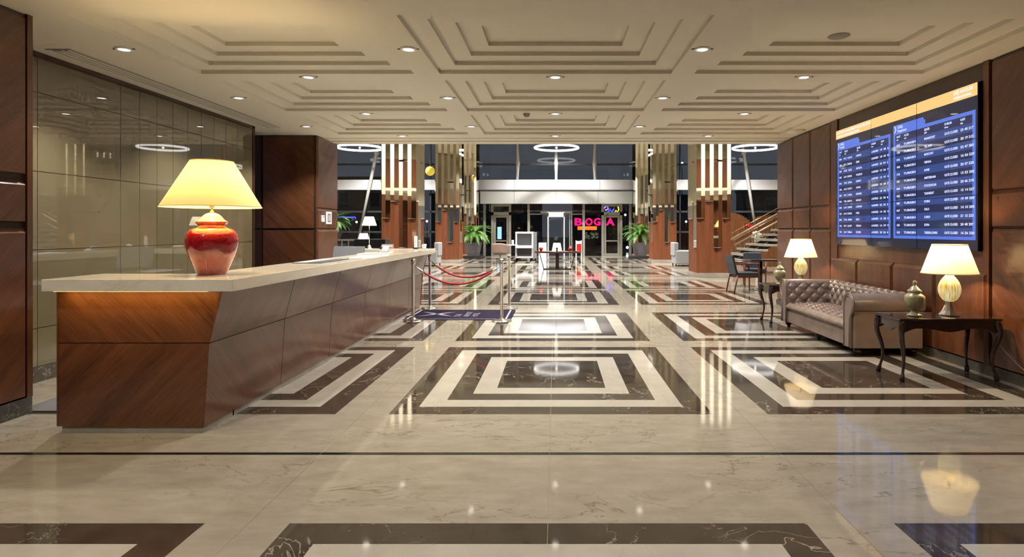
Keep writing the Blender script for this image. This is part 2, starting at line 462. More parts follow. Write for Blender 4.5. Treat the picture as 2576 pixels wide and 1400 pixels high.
xs = [-5.4, *[v for c in CXS for v in c], 4.9]; ys = [Y0, *[v for c in CYS for v in c], 11.04]
for i in range(len(xs) - 1):
    for j in range(len(ys) - 1):
        if i % 2 == 1 and j % 2 == 1: continue
        cq(xs[i], xs[i + 1], ys[j], ys[j + 1], ZC)
ST = .04; TR = .20
for (a, b) in CXS:
    for (c, d) in CYS:
        x0, x1, y0, y1, z = a, b, c, d, ZC
        for k in range(4):
            z2 = z + ST
            for (p, q) in (((x0, y0), (x1, y0)), ((x1, y0), (x1, y1)), ((x1, y1), (x0, y1)), ((x0, y1), (x0, y0))):
                ce.quad((p[0], p[1], z), (q[0], q[1], z), (q[0], q[1], z2), (p[0], p[1], z2), 'ceiling')
            if k < 3:
                X0, X1, Ya, Yb = x0 + TR, x1 - TR, y0 + TR, y1 - TR
                for (p, q, r_, s_) in (((x0, y0), (x1, y0), (X1, Ya), (X0, Ya)), ((x1, y0), (x1, y1), (X1, Yb), (X1, Ya)), ((x1, y1), (x0, y1), (X0, Yb), (X1, Yb)), ((x0, y1), (x0, y0), (X0, Ya), (X0, Yb))):
                    ce.quad((*p, z2), (*q, z2), (*r_, z2), (*s_, z2), 'ceiling')
                x0, x1, y0, y1 = X0, X1, Ya, Yb
            else:
                cq(x0, x1, y0, y1, z2)
            z = z2
# edge mouldings at the atrium side and the bulkhead
ce.box(-5.4, 4.9, 11.04, 11.30, ZC - .012, ZC + .3, 'ceiling')
ce.box(-5.4, 4.9, 11.30, 11.55, ZC - .030, ZC + .3, 'ceiling')
ce.box(-16, 16, 11.55, 11.75, ZC - .01, 3.25, 'cream_wall'); ce.box(-16, 16, 11.55, 11.75, 3.25, 4.5, 'wood_v'); ce.box(-16, 16, 11.55, 11.75, 4.5, 7.1, 'glass_wall')
ce.box(-16, 16, Y0 - .12, Y0, ZC - .01, 3.45, 'ceiling')
ce.quad((-8, -7, 3.4), (8, -7, 3.4), (8, Y0, 3.4), (-8, Y0, 3.4), 'ceiling')
ce.quad((-8, 4.3, 3.6), (8, 4.3, 3.6), (8, 11.6, 3.6), (-8, 11.6, 3.6), 'ceiling')
ce.quad((-16, 11.5, 7.1), (16, 11.5, 7.1), (16, 36, 7.1), (-16, 36, 7.1), 'ceiling')
struct(ce.build('ceiling', fix=False))

# linear air slot along the left wall
sl = MB()
sl.box(-4.80, -4.56, 5.6, 9.9, ZC - .006, ZC - .0005, 'slot')
for k in range(4): sl.box(-4.785 + k * .058, -4.765 + k * .058, 5.62, 9.88, ZC - .012, ZC - .005, 'ceiling')
tag(sl.build('air_slot'), 'long slatted air outlet in the ceiling beside the left wall', 'air vent')

# ------------------------------------------------------------------ recessed downlights
tr = MB()
tr.lathe([(.075, -.002), (.075, -.010), (.052, -.012), (.048, .0)], 'white', n=24)
for sx in (-1, 1): tr.box(sx * .09 - .012, sx * .09 + .012, -.008, .008, -.006, -.001, 'dark_grey')
trim0 = tr
ln = MB(); ln.lathe([(.0001, -.008), (.047, -.008)], 'led', n=24, smooth=False)
rowname = ['nearest', 'second', 'third', 'fourth', 'fifth', 'farthest']
spots = []
for r, (Y, X_) in enumerate(((5.60, (-4.05, -1.38, 1.38)), (6.62, (-2.74, 0, 2.76)), (7.66, (-4.07, -1.38, 1.38)), (8.70, (-2.76, 0, 2.76)), (9.77, (-4.08, -1.38, 1.38)), (10.76, (-2.76, 0, 2.76)))):
    for c, X in enumerate(X_):
        spots.append((X, Y, r, c))
dl0 = None
for (X, Y, r, c) in spots:
    nm = ['left', 'middle', 'right'][c]
    lab = 'small round ceiling spotlight, %s of the three in the %s row from the camera' % (nm, rowname[r])
    if dl0 is None:
        dl0 = thing('recessed_downlight', lab, 'ceiling light', (X, Y, ZC), 0, 'round spotlights in the coffered ceiling')
        trim0.build('trim_ring', dl0); ln.build('lens', dl0)
    else:
        dup(dl0, (X, Y, ZC), label=lab)
    spot('downlight_beam', (X, Y, ZC - .03), 150, ang=116, blend=.5)
for (X, Y) in ((-3.2, 2.2), (0, 2.2), (3.2, 2.2), (-3.2, -1), (0, -1), (3.2, -1), (0, -4)):
    spot('unseen_fill_spot', (X, Y, 3.37), 170, ang=116, blend=.5)  # unseen spots above and behind the camera, without fixtures, added for indirect light

# small ceiling devices
sp = MB(); sp.lathe([(.0001, -.012), (.085, -.012), (.1, -.004), (.1, .0)], 'slot', n=24)
tag(sp.build('ceiling_speaker', loc=(2.72, 5.72, ZC + 4 * ST)), 'round grey speaker grille in the nearest right ceiling coffer', 'speaker')
sp = MB(); sp.lathe([(.0001, -.05), (.03, -.05), (.045, -.03), (.05, .0)], 'slot', n=20)
tag(sp.build('smoke_detector', loc=(-.42, 8.72, ZC)), 'small dome detector on the ceiling left of the centre spotlight', 'smoke detector')
sp = MB(); sp.lathe([(.0001, -.035), (.13, -.035), (.15, -.02), (.15, .0)], 'ceiling', n=24)
tag(sp.build('ceiling_dome', loc=(4.12, 10.2, ZC)), 'flat round dome on the ceiling by the end of the right wall', 'ceiling dome')

# ------------------------------------------------------------------ wall panelling helper
def panel_x(mb, X, n, y0, y1, z0, z1, mat, t=.034, bv=.022):
    """raised panel on a wall plane X, facing n (+1/-1 in x), with bevelled border."""
    g = .003
    y0 += g; y1 -= g; z0 += g; z1 -= g
    a = [(X, y0, z0), (X, y1, z0), (X, y1, z1), (X, y0, z1)]
    xx = X + n * t
    tp = bv * 1.9 if bv > .01 else bv
    b = [(xx, y0 + bv, z0 + bv * .6), (xx, y1 - bv, z0 + bv * .6), (xx, y1 - bv, z1 - tp), (xx, y0 + bv, z1 - tp)]
    mb.add(a + b, [(0, 1, 5, 4), (1, 2, 6, 5), (2, 3, 7, 6), (3, 0, 4, 7), (4, 5, 6, 7)], mat)


def panel_y(mb, Y, n, x0, x1, z0, z1, mat, t=.03, bv=.028):
    g = .003
    x0 += g; x1 -= g; z0 += g; z1 -= g
    a = [(x0, Y, z0), (x1, Y, z0), (x1, Y, z1), (x0, Y, z1)]
    yy = Y + n * t
    b = [(x0 + bv, yy, z0 + bv), (x1 - bv, yy, z0 + bv), (x1 - bv, yy, z1 - bv), (x0 + bv, yy, z1 - bv)]
    mb.add(a + b, [(0, 1, 5, 4), (1, 2, 6, 5), (2, 3, 7, 6), (3, 0, 4, 7), (4, 5, 6, 7)], mat)


ZR = [(.10, 1.470), (1.472, 1.845), (1.847, ZC)]

# right wall
wr = MB()
wr.box(XR + .03, XR + .3, -7, 11.66, 0, ZC + .35, 'joint')
for (a, b) in ((-1.0, .6), (.62, 2.3), (2.32, 4.1), (4.12, 5.93), (9.38, 10.12), (10.14, 10.86), (10.88, 11.64)):
    for k, (z0, z1) in enumerate(ZR):
        panel_x(wr, XR + .03, -1, a, b, z0, z1, 'wood_a' if k != 2 else 'wood_b')
# surround of the display: posts, header and low panels
wr.box(XR - .005, XR + .04, 5.95, 6.03, 0, ZC, 'wood_v')
wr.box(XR - .005, XR + .04, 9.15, 9.36, 0, ZC, 'wood_v')
wr.box(XR + .01, XR + .04, 6.03, 9.15, 2.97, ZC, 'wood_dark')
wr.box(XR + .01, XR + .04, 6.03, 9.15, 1.03, 1.24, 'wood_v')
for (a, b) in ((5.97, 6.77), (6.79, 7.63), (7.65, 8.52), (8.54, 9.34)):
    panel_x(wr, XR + .01, -1, a, b, .10, 1.03, 'wood_v', t=.035)
panel_y(wr, 11.66, 1, XR + .03, XR + .3, .1, 3.15, 'wood_v', t=.01)
struct(wr.build('wall_right'))
bb = MB(); bb.box(XR - .012, XR + .02, -7, 11.66, 0, .10, 'base_stone'); struct(bb.build('baseboard_right'))

# left pier (near), glass wall, pillar
wl = MB()
XP = -4.16
wl.box(-6.5, XP - .03, -7, 4.73, 0, 3.45, 'joint')
for (a, b) in ((-1, .7), (.72, 2.5), (2.52, 4.70)):
    for k, (z0, z1) in enumerate(ZR): panel_x(wl, XP - .03, 1, a, b, z0 + .03, z1 + (.3 if k == 2 and b < 4 else 0), 'wood_a')
wl.box(XP - .05, XP - .002, 4.70, 4.75, .13, ZC, 'wood_v')
for k, (z0, z1) in enumerate(ZR): panel_y(wl, 4.73, 1, -4.93, XP - .06, z0, z1, 'wood_a', t=.02)
struct(wl.build('wall_left'))
bb = MB(); bb.box(XP - .04, XP + .002, -7, 4.74, 0, .13, 'base_stone'); bb.box(XL - .01, XL + .02, 4.75, 9.78, 0, .144, 'base_stone'); struct(bb.build('baseboard_left'))

gw = MB()
gw.box(XL - .3, XL - .012, 4.73, 9.80, 0, 3.5, 'joint')
gys = [4.9, 5.70, 6.79, 7.10, 7.41, 7.72, 8.03, 8.34, 8.65, 8.96, 9.27, 9.74]
gzs = [.144, .51, 1.26, 2.01, 2.765, 3.10]
for i in range(len(gys) - 1):
    for j in range(len(gzs) - 1):
        gw.box(XL - .012, XL, gys[i] + .003, gys[i + 1] - .003, gzs[j] + .003, gzs[j + 1] - .003, 'glass_wall')
gw.box(XL - .012, XL + .012, 4.75, 9.80, 3.10, 3.16, 'wood_dark'); gw.box(XL - .012, XL + .012, 9.74, 9.80, 0, 3.16, 'wood_dark')
gw.box(XL - .012, XL + .03, 4.75, 4.9, .144, 3.16, 'wood_dark')
struct(gw.build('wall_left_glass'))

pl = MB()
pl.box(-6.6, -4.30, 10.73, 11.68, 0, 3.6, 'joint')
for (a, b) in ((-6.5, -5.28), (-5.26, -4.33)):
    for k, (z0, z1) in enumerate(((.13, 1.0), (1.01, 1.455), (1.475, ZC)) if False else ((.13, 1.455), (1.475, ZC))): panel_y(pl, 10.73, -1, a, b, z0, z1, 'wood_dark' if a < -6 else 'wood_b', t=.02, bv=.006)
for k, (z0, z1) in enumerate(ZR): panel_x(pl, -4.30, 1, 10.71, 11.70, z0, z1, 'wood_a')
pl.box(-6.6, -6.3, 9.78, 10.8, 0, 3.6, 'wood_dark')
struct(pl.build('wall_pillar_left'))
# wall fittings on the pillar's side
sw = MB(); sw.box(-4.2715, -4.250, 10.88, 10.99, 1.60, 1.72, 'white'); sw.box(-4.25, -4.246, 10.895, 10.975, 1.67, 1.71, 'pale_grey')
tag(sw.build('thermostat', bevel=.003), 'small white thermostat on the wood pillar, left of the framed notice', 'thermostat')
nf = thing('framed_notice', 'white framed notice on the wood pillar behind the desk', 'notice', (-4.262, 11.2, 1.66))
a = MB(); a.box(0, .015, -.13, .13, -.10, .13, 'white'); a.build('frame', nf, bevel=.003)
a = MB(); a.box(.013, .018, -.075, .075, -.065, .095, 'grey'); a.box(.016, .02, -.05, .05, -.04, .07, 'pale_grey'); a.build('notice_sheet', nf)

# back of the entrance and closing walls
wb = MB(); wb.box(-8, 8, -7.2, -7, 0, 3.6, 'cream_wall'); struct(wb.build('wall_back'))

# ------------------------------------------------------------------ atrium side walls
for side, sx in (('left', -1), ('right', 1)):
    w = MB()
    X = sx * 14

    def wb_(x, y0, y1, z0, z1, mat, th=.3): w.box(min(x, x + sx * th), max(x, x + sx * th), y0, y1, z0, z1, mat)
    wb_(X, 11.8, 34, 3.07, 7.1, 'cream_wall')
    wb_(X, 11.7, 34, 0, 3.07, 'grey_wall')
    x9 = sx * 9.2
    wb_(x9, 11.76, 17, 0, 2.8, 'wood_v', .2); wb_(x9 + sx * .02, 11.76, 17, 2.8, 7.1, 'cream_wall', .2)
    struct(w.build('wall_atrium_' + side))

# ------------------------------------------------------------------ reception desk
desk = thing('reception_desk', 'long wood veneer reception desk with flared upper panels', 'reception desk', (-2.5, 4.256, 0))
DX, DY = -2.5, 4.256


def L(x, y, z): return (x - DX, y - DY, z)


YE = 11.08
c = MB(); c.add([L(-3.535, 4.268, .05), L(-2.51, 4.268, .05), L(-2.476, 4.268, .644), L(-2.385, 4.268, 1.02), L(-3.535, 4.268, 1.02)]
                + [L(-3.535, 4.7, .05), L(-2.51, 4.7, .05), L(-2.476, 4.7, .644), L(-2.385, 4.7, 1.02), L(-3.535, 4.7, 1.02)],
                [(0, 1, 2, 3, 4), (9, 8, 7, 6, 5), (0, 5, 6, 1), (1, 6, 7, 2), (2, 7, 8, 3), (3, 8, 9, 4), (4, 9, 5, 0)], 'joint')
poly = [(-2.75 - DX, .05), (-2.51 - DX, .05), (-2.476 - DX, .644), (-2.385 - DX, 1.02), (-2.75 - DX, 1.02)]
c.prism(poly, 'y', 4.7 - DY, YE - .01 - DY, 'joint')
c.box(-3.68 - DX, -2.7 - DX, 10.72 - DY, YE - .02 - DY, .05, 1.02, 'joint')
c.build('carcass', desk)
p = MB(); p.box(-3.53 - DX, -2.52 - DX, .012, .42, 0, .05, 'plinth_stone'); p.box(-2.75 - DX, -2.52 - DX, .4, YE - .03 - DY, 0, .05, 'plinth_stone'); p.build('plinth', desk)
# end panels (facing the camera)
e = MB(); t = .012
e.add([L(-3.547, 4.256, .05), L(-2.512, 4.256, .05), L(-2.472, 4.256, .640), L(-3.547, 4.256, .640)] + [L(-3.547, 4.27, .05), L(-2.512, 4.27, .05), L(-2.472, 4.27, .640), L(-3.547, 4.27, .640)],
      [(0, 1, 2, 3), (7, 6, 5, 4), (0, 4, 5, 1), (1, 5, 6, 2), (2, 6, 7, 3), (3, 7, 4, 0)], 'wood_a')
e.build('end_panel', desk)
e = MB()
e.add([L(-3.547, 4.256, .646), L(-2.470, 4.256, .646), L(-2.388, 4.256, 1.02), L(-3.547, 4.256, 1.02)] + [L(-3.547, 4.27, .646), L(-2.470, 4.27, .646), L(-2.388, 4.27, 1.02), L(-3.547, 4.27, 1.02)],
      [(0, 1, 2, 3), (7, 6, 5, 4), (0, 4, 5, 1), (1, 5, 6, 2), (2, 6, 7, 3), (3, 7, 4, 0)], 'wood_b')
e.build('end_panel', desk)
e = MB(); e.box(-3.56 - DX, -3.545 - DX, .0, .44, .05, 1.02, 'wood_v'); e.build('side_panel', desk)
seams = [4.256, 5.44, 6.60, 7.76, 8.92, 10.08, YE]
for i in range(6):
    a, b = seams[i] + (.004 if i else -.002), seams[i + 1] - .004
    for (z0, x0, z1, x1, mt) in ((.05, -2.506, .640, -2.468, 'wood_b'), (.646, -2.466, 1.02, -2.372, 'wood_a')):
        q = MB()
        vs = [L(x0, a, z0), L(x0, b, z0), L(x1, b, z1), L(x1, a, z1)]
        vs += [(v[0] - .012, v[1], v[2]) for v in vs]
        q.add(vs, [(0, 1, 2, 3), (7, 6, 5, 4), (0, 4, 5, 1), (1, 5, 6, 2), (2, 6, 7, 3), (3, 7, 4, 0)], mt)
        q.build('front_panel', desk)
e = MB(); e.add([L(-3.7, YE, .05), L(-2.50, YE, .05), L(-2.46, YE, .64), L(-2.37, YE, 1.02), L(-3.7, YE, 1.02)], [(0, 1, 2, 3, 4)], 'wood_a'); e.build('end_panel', desk, fix=False)
e = MB(); e.box(-3.40 - DX, -2.75 - DX, .5, 10.6 - DY, .72, .76, 'grey'); e.build('work_surface', desk)
e = MB(); e.box(-3.50 - DX, -2.42 - DX, -.098, -.058, 1.0203, 1.0218, 'strip'); e.build('light_strip', desk)
# countertop: one U-shaped slab
ct = MB()
zt0, zt1 = 1.022, 1.106
U = [(-3.57, 4.14), (-2.24, 4.14), (-2.24, 11.15), (-3.70, 11.15), (-3.70, 10.66), (-2.79, 10.66), (-2.79, 4.70), (-3.57, 4.70)]
ct.prism([(x + 2.5, y - 6) for x, y in U], 'z', zt0, zt1, 'counter_marble')
tag(ct.build('countertop', loc=(-2.5, 6, 0), bevel=.003), 'thick cream marble countertop lying on the reception desk', 'countertop')

# floor mat behind desk
fm = MB(); fm.box(-4.3, -3.62, 4.75, 7.5, 0, .012, 'floor_mat')
tag(fm.build('floor_mat', bevel=.004), 'dark grey rubber mat on the floor behind the desk by the left pier', 'mat')

# ------------------------------------------------------------------ red vase lamp
vl = thing('table_lamp', 'big lamp with red crackle-glazed jar body and cream shade', 'table lamp', (-2.66, 4.62, zt1))
prof = [(.0001, 0), (.100, 0), (.105, .012), (.120, .05), (.150, .12), (.172, .18), (.184, .235), (.185, .27), (.176, .31), (.150, .345), (.115, .362), (.098, .368), (.098, .388)]
a = MB(); a.lathe(prof, 'red_glaze', n=48); a.build('jar', vl)
a = MB(); a.lathe([(.098, .385), (.107, .392), (.112, .402), (.113, .408), (.100, .414), (.085, .425), (.066, .450), (.045, .468), (.02, .477), (.0001, .479)], 'red_glaze', n=48); a.build('lid', vl)
a = MB(); a.lathe([(.014, .478), (.014, .49), (.007, .495), (.007, .515), (.018, .52), (.018, .535), (.0001, .536)], 'brass', n=20); a.build('fitting', vl)


def shade_mesh(rb, rt, z0, z1, mat, n=64, pleats=0, amp=.0):
    m = MB()

    def ringf(r, z): return (r, z)
    prof = [(rb, z0), (rt, z1), (rt - .004, z1), (rb - .004, z0 + .001), (rb, z0)]
    if pleats:
        m.lathe([(rb, z0), ((rb + rt) / 2, (z0 + z1) / 2), (rt, z1)], mat, n=pleats * 4, smooth=False, lobes=pleats, la=amp)
    else:
        m.lathe([(rb, z0), (rt, z1)], mat, n=n)
    return m


a = shade_mesh(.35, .150, .52, .875, 'shade_cream', n=96); sh = a.build('lamp_shade', vl, fix=False)
a = MB()
a.lathe([(.351, .518), (.351, .524)], 'shade_cream', n=96); a.build('lower_trim', sh)
a = MB(); a.lathe([(.151, .871), (.151, .877)], 'shade_cream', n=96); a.build('upper_trim', sh)
point('lamp_bulb_light', (-2.66, 4.62, zt1 + .68), 30, (1, .74, .38), .06)


# ------------------------------------------------------------------ yellow glass lamps
def glass_lamp(loc, label):
    t = thing('table_lamp', label, 'table lamp', loc, 0, 'streaked glass lamps on the side tables')
    a = MB(); a.lathe([(.0001, 0), (.088, 0), (.09, .008), (.086, .016), (.062, .05), (.042, .10), (.034, .132), (.036, .138), (.0001, .139)], 'chrome', n=12, smooth=False); a.build('base', t)
    a = MB()
    pr = [(.035, .137)] + [(.098 * math.sin(PI * (.14 + .80 * k / 16)) ** .85 * (1 + .04 * (k / 16)), .137 + .27 * k / 16) for k in range(1, 16)] + [(.03, .41), (.0001, .412)]
    a.lathe(pr, 'lamp_glass', n=48, lobes=16, la=.012); a.build('body', t)
    a = MB(); a.lathe([(.010, .41), (.010, .46), (.02, .47), (.0001, .471)], 'brass', n=16); a.build('fitting', t)
    a = shade_mesh(.245, .150, .415, .70, 'shade_ivory', pleats=90, amp=.006); sh = a.build('lamp_shade', t, fix=False)
    a = MB(); a.lathe([(.249, .413), (.249, .421)], 'shade_cream', n=72); a.build('lower_trim', sh)
    a = MB(); a.lathe([(.153, .695), (.153, .703)], 'shade_cream', n=72); a.build('upper_trim', sh)
    return t


TZ = .606
glass_lamp((3.90, 5.90, TZ), 'lamp with streaked yellow glass body and pleated shade, on the near side table')
glass_lamp((3.87, 9.40, TZ), 'lamp with streaked yellow glass body, on the far table behind the sofa')
point('lamp_bulb_light', (3.90, 5.90, TZ + .57), 27, (1, .70, .36), .035)
point('lamp_bulb_light', (3.87, 9.40, TZ + .57), 27, (1, .70, .36), .035)


def urn(loc, label):
    t = thing('lidded_urn', label, 'urn', loc, 0, 'glazed urns on the side tables')
    a = MB(); a.lathe([(.0001, 0), (.066, 0), (.068, .012), (.055, .022), (.036, .030), (.034, .052), (.045, .066), (.072, .10), (.088, .14), (.093, .18), (.088, .20), (.070, .215), (.058, .222), (.058, .235), (.064, .24)], 'urn', n=36); a.build('jar', t)
    a = MB(); a.lathe([(.064, .24), (.066, .25), (.05, .262), (.03, .285), (.018, .295), (.012, .305), (.018, .318), (.019, .33), (.012, .345), (.0001, .352)], 'urn', n=36); a.build('lid', t)
    return t


urn((3.53, 5.86, TZ), 'olive glazed lidded urn on the near side table')
urn((3.50, 9.30, TZ), 'olive glazed lidded urn on the far side table beyond the sofa')


# ------------------------------------------------------------------ cabriole side tables
def side_table(loc, label):
    t = thing('side_table', label, 'side table', loc, 0, 'dark cabriole leg side tables')
    w, d = .49, .235
    a = MB(); a.box(-w, w, -d, d, TZ - .022, TZ - .004, 'mahogany'); a.box(-w + .006, w - .006, -d + .006, d - .006, TZ - .006, TZ, 'mahogany')
    a.build('tabletop', t, bevel=.004)
    # scalloped apron
    for s in (-1, 1):
        a = MB(); n = 24
        pts = []
        for k in range(n + 1):
            x = -w + .05 + (2 * w - .1) * k / n; q = abs(2 * k / n - 1)
            pts.append((x, TZ - .022 - .075 - .035 * max(0, math.cos(q * PI * .5) ** 8) - .045 * max(0, (q - .72) / .28) ** 1.5))
        poly = [(-w + .05, TZ - .022)] + [(x, z) for x, z in pts] + [(w - .05, TZ - .022)]
        y = s * (d - .03)
        for k in range(n):
            x0, z0 = pts[k]; x1, z1 = pts[k + 1]
            a.add([(x0, y - .01, z0), (x1, y - .01, z1), (x1, y - .01, TZ - .022), (x0, y - .01, TZ - .022), (x0, y + .01, z0), (x1, y + .01, z1), (x1, y + .01, TZ - .022), (x0, y + .01, TZ - .022)],
                  [(0, 1, 2, 3), (7, 6, 5, 4), (0, 4, 5, 1)], 'mahogany')
        a.build('apron', t)
        a = MB(); m_ = 14; x = s * (w - .04); pts = []
        for k in range(m_ + 1):
            yy = -d + .04 + (2 * d - .08) * k / m_; q = abs(2 * k / m_ - 1)
            pts.append((yy, TZ - .022 - .075 - .05 * math.cos(q * PI * .5) ** 6 - .03 * max(0, (q - .7) / .3)))
        for k in range(m_):
            y0, z0 = pts[k]; y1, z1 = pts[k + 1]
            a.add([(x - .01, y0, z0), (x - .01, y1, z1), (x - .01, y1, TZ - .022), (x - .01, y0, TZ - .022), (x + .01, y0, z0), (x + .01, y1, z1), (x + .01, y1, TZ - .022), (x + .01, y0, TZ - .022)],
                  [(0, 1, 2, 3), (7, 6, 5, 4), (0, 4, 5, 1)], 'mahogany')
        a.build('apron', t)
    for sx in (-1, 1):
        for sy in (-1, 1):
            a = MB(); path = []; rad = []
            for k in range(17):
                f = k / 16; z = (TZ - .02) * (1 - f) + .006
                off = .030 * math.sin(f * PI * 1.0) * (1 if f < .0 else 1) + .0
                off = .034 * math.sin(min(1, f / .42) * PI) if f < .42 else -.030 * math.sin((f - .42) / .48 * PI) if f < .90 else .018 * (f - .90) / .10
                path.append((sx * (w - .045 + off * .7), sy * (d - .035 + off * .6), z))
                rad.append(.034 - .010 * f if f < .15 else max(.013, .033 - .026 * f) + (.010 if f > .93 else 0))
            a.tube(path, rad, 'mahogany_leg', n=10); a.build('leg', t)
    return t


side_table((3.77, 5.91, 0), 'dark wood side table with curved legs at the near end of the sofa')
side_table((3.77, 9.38, 0), 'dark wood side table with curved legs beyond the far end of the sofa')

# lamp cord on the right wall side
cd = MB(); cd.tube([(4.27, 5.86, .46), (4.29, 5.70, .30), (4.30, 5.55, .20), (4.30, 5.40, .13), (4.30, 5.2, .08), (4.30, 4.9, .03)], .005, 'grey')
tag(cd.build('power_cord'), 'thin grey power cord trailing from the near side table along the wall', 'cord')

# ------------------------------------------------------------------ chesterfield sofa
sofa = thing('chesterfield_sofa', 'long taupe leather sofa with deep buttoned back and rolled arms', 'sofa', (3.82, 7.88, 0))
SL = 1.08       # half length to the arm's outer plane; local y from -SL to SL
SX0, SX1 = -.42, .40   # front / back local x


def tuft(u, v, p=.32):
    s = u + v; t_ = u - v
    return (abs(math.sin(PI * s / 2)) * abs(math.sin(PI * t_ / 2)) + 1e-6) ** p


RZ, RR = .595, .120
# profile of a rolled cushion: inside face (d=0) up, over the roll, ending under it; d grows outward
prof = []
for k in range(9): prof.append((0.0 - .015 * math.sin(PI * k / 8), .30 + (.60 - .30) * k / 8, -1., 0.))
for k in range(1, 25):
    a_ = PI - (PI + .65) * k / 24.
    prof.append((RR * .95 + .0 + RR * .95 * math.cos(a_), RZ + .005 + RR * math.sin(a_), math.cos(a_), math.sin(a_)))
arc = [0]
for k in range(1, len(prof)): arc.append(arc[-1] + math.hypot(prof[k][0] - prof[k - 1][0], prof[k][1] - prof[k - 1][1]))


def roll_surface(length, place, nl, tufted_to=.60, amp=.042, cell=.082):
    """place(d, l, z) -> local point. Tufts cover the profile up to arc length tufted_to."""
    m = MB(); n_p = len(prof) - 1

    def fn(i, j):
        k = j * n_p; k0 = min(int(k), n_p - 1); fr = k - k0
        q = [prof[k0][c] * (1 - fr) + prof[k0 + 1][c] * fr for c in range(4)]
        al = arc[k0] * (1 - fr) + arc[k0 + 1] * fr
        l = length * i
        fade = max(0, min(1, (tufted_to - al) / .05))
        b = (tuft(l / cell, al / cell) - 1) * amp * fade
        if al < .03: b *= al / .03
        return place(q[0] + q[2] * b, l, q[1] + q[3] * b)
    m.grid(fn, nl, n_p * 3, 'leather')
    return m


inner = 2 * (SL - .19)
b_ = roll_surface(2 * SL - .10, lambda d, l, z: (.19 + d, -SL + .05 + l, z), 230, .55)
back = b_.build('backrest', sofa, fix=False)
for s in (-1, 1):
    a = roll_surface(.80, lambda d, l, z, s=s: (SX0 + .012 + l, s * (SL - .20 + d), z), 90, .40)
    arm = a.build('arm', sofa, fix=False)
    # outer body of the arm
    a = MB(); a.box(SX0 + .015, SX1 - .02, min(s * (SL - .19), s * (SL - .01)), max(s * (SL - .19), s * (SL - .01)), .095, .58, 'leather'); a.build('side_panel', arm, bevel=.01)
    # scroll-shaped front facing with piped edge
    c_y, c_z = s * (SL - .20 + RR * .95), RZ + .005
    pts = [(s * (SL - .20), .095), (s * (SL - .20), RZ)]
    for k in range(1, 21):
        a_ = PI - (PI + .75) * k / 20.
        pts.append((c_y + s * RR * .95 * math.cos(a_), c_z + RR * math.sin(a_)))
    pts += [(s * (SL - .045), .47), (s * (SL - .04), .095)]
    a = MB()
    f_ = pts if s > 0 else pts[::-1]
    a.prism(f_, 'x', SX0 - .012, SX0 + .02, 'leather'); a.build('arm_front', arm, bevel=.006)
    a = MB(); a.tube([(SX0 - .012, p_[0], p_[1]) for p_ in pts], .010, 'leather', n=8)
    inn = [(c_y + (p_[0] - c_y) * .80, c_z + (p_[1] - c_z) * .80) for p_ in pts[2:22]]
    a.tube([(SX0 - .013, p_[0] - s * .0, p_[1]) for p_ in inn] + [(SX0 - .013, s * (SL - .075), .42), (SX0 - .013, s * (SL - .075), .1)], .006, 'leather', n=8)
    a.build('piping', arm)
    # far end seam ring and closing cap at the back of the roll
    a = MB(); a.prism([(c_y + RR * .94 * math.cos(2 * PI * k / 24), c_z + RR * math.sin(2 * PI * k / 24)) for k in range(24)], 'x', SX1 - .03, SX1 - .022, 'leather'); a.build('roll_cap', arm)
# outside back
a = MB(); a.box(.22, SX1 - .03, -SL + .02, SL - .02, .095, .60, 'leather'); a.build('back_panel', sofa, bevel=.01)
# seat base rail and tufted bench cushion
a = MB(); a.box(SX0 + .02, .25, -SL + .17, SL - .17, .10, .265, 'leather')
a.box(SX0 + .01, SX0 + .03, -SL + .18, SL - .18, .10, .26, 'leather'); a.build('seat_rail', sofa, bevel=.008)
m = MB(); W_ = .62; Ls = 2 * (SL - .195)


def seat(i, j):
    # j runs: front-bottom, round the nose, across the top
    l = -Ls / 2 + Ls * i
    tot = .115 + W_; s_ = j * tot
    edge = max(0, 1 - min(i, 1 - i) / .02) ** 2 * .02
    if s_ < .115:
        a_ = PI * (s_ / .115)
        x = SX0 + .035 - .055 * math.sin(a_); z = .27 + .1175 * (s_ / .115) ; n_ = (-1, .3)
        pl_ = -.006 * (1 - abs(math.sin(PI * l / .115))) ** 3
        return (x - pl_, l, z - edge)
    u = s_ - .115
    b = (tuft(l / .08, u / .08, .8) - 1) * .034 * min(1, u / .05)
    return (SX0 + .035 + u, l, .3875 + .018 * math.sin(PI * min(1, u / W_)) + b - edge)


m.grid(seat, 260, 90, 'leather'); cu_ = m.build('seat_cushion', sofa, fix=False)
a = MB()
a.tube([(SX0 + .022, -Ls / 2 + Ls * k / 20, .272) for k in range(21)], .008, 'leather', n=8); a.build('piping', cu_)
for (x, y) in ((SX0 + .08, -SL + .07), (SX0 + .08, 0), (SX0 + .08, SL - .07), (SX1 - .08, -SL + .08), (SX1 - .08, SL - .08)):
    a = MB(); a.lathe([(.0001, .0), (.018, .0), (.022, .012), (.018, .024), (.028, .034), (.044, .055), (.046, .072), (.036, .088), (.034, .098), (.0001, .099)], 'mahogany', (x, y), n=20); a.build('foot', sofa)

# ------------------------------------------------------------------ flight display wall
XS = 4.29
vw_ = thing('video_wall', 'big flight information display of nine joined screens above the sofa', 'display', (XS, 7.585, 1.232))
YA, YB, ZA = 6.054, 9.115, 1.232


def scr(mb, y0, y1, z0, z1, mat, lay=0):
    x = -.0012 * lay
    mb.quad((x, y1 - 7.585, z0 - ZA), (x, y0 - 7.585, z0 - ZA), (x, y0 - 7.585, z1 - ZA), (x, y1 - 7.585, z1 - ZA), mat)


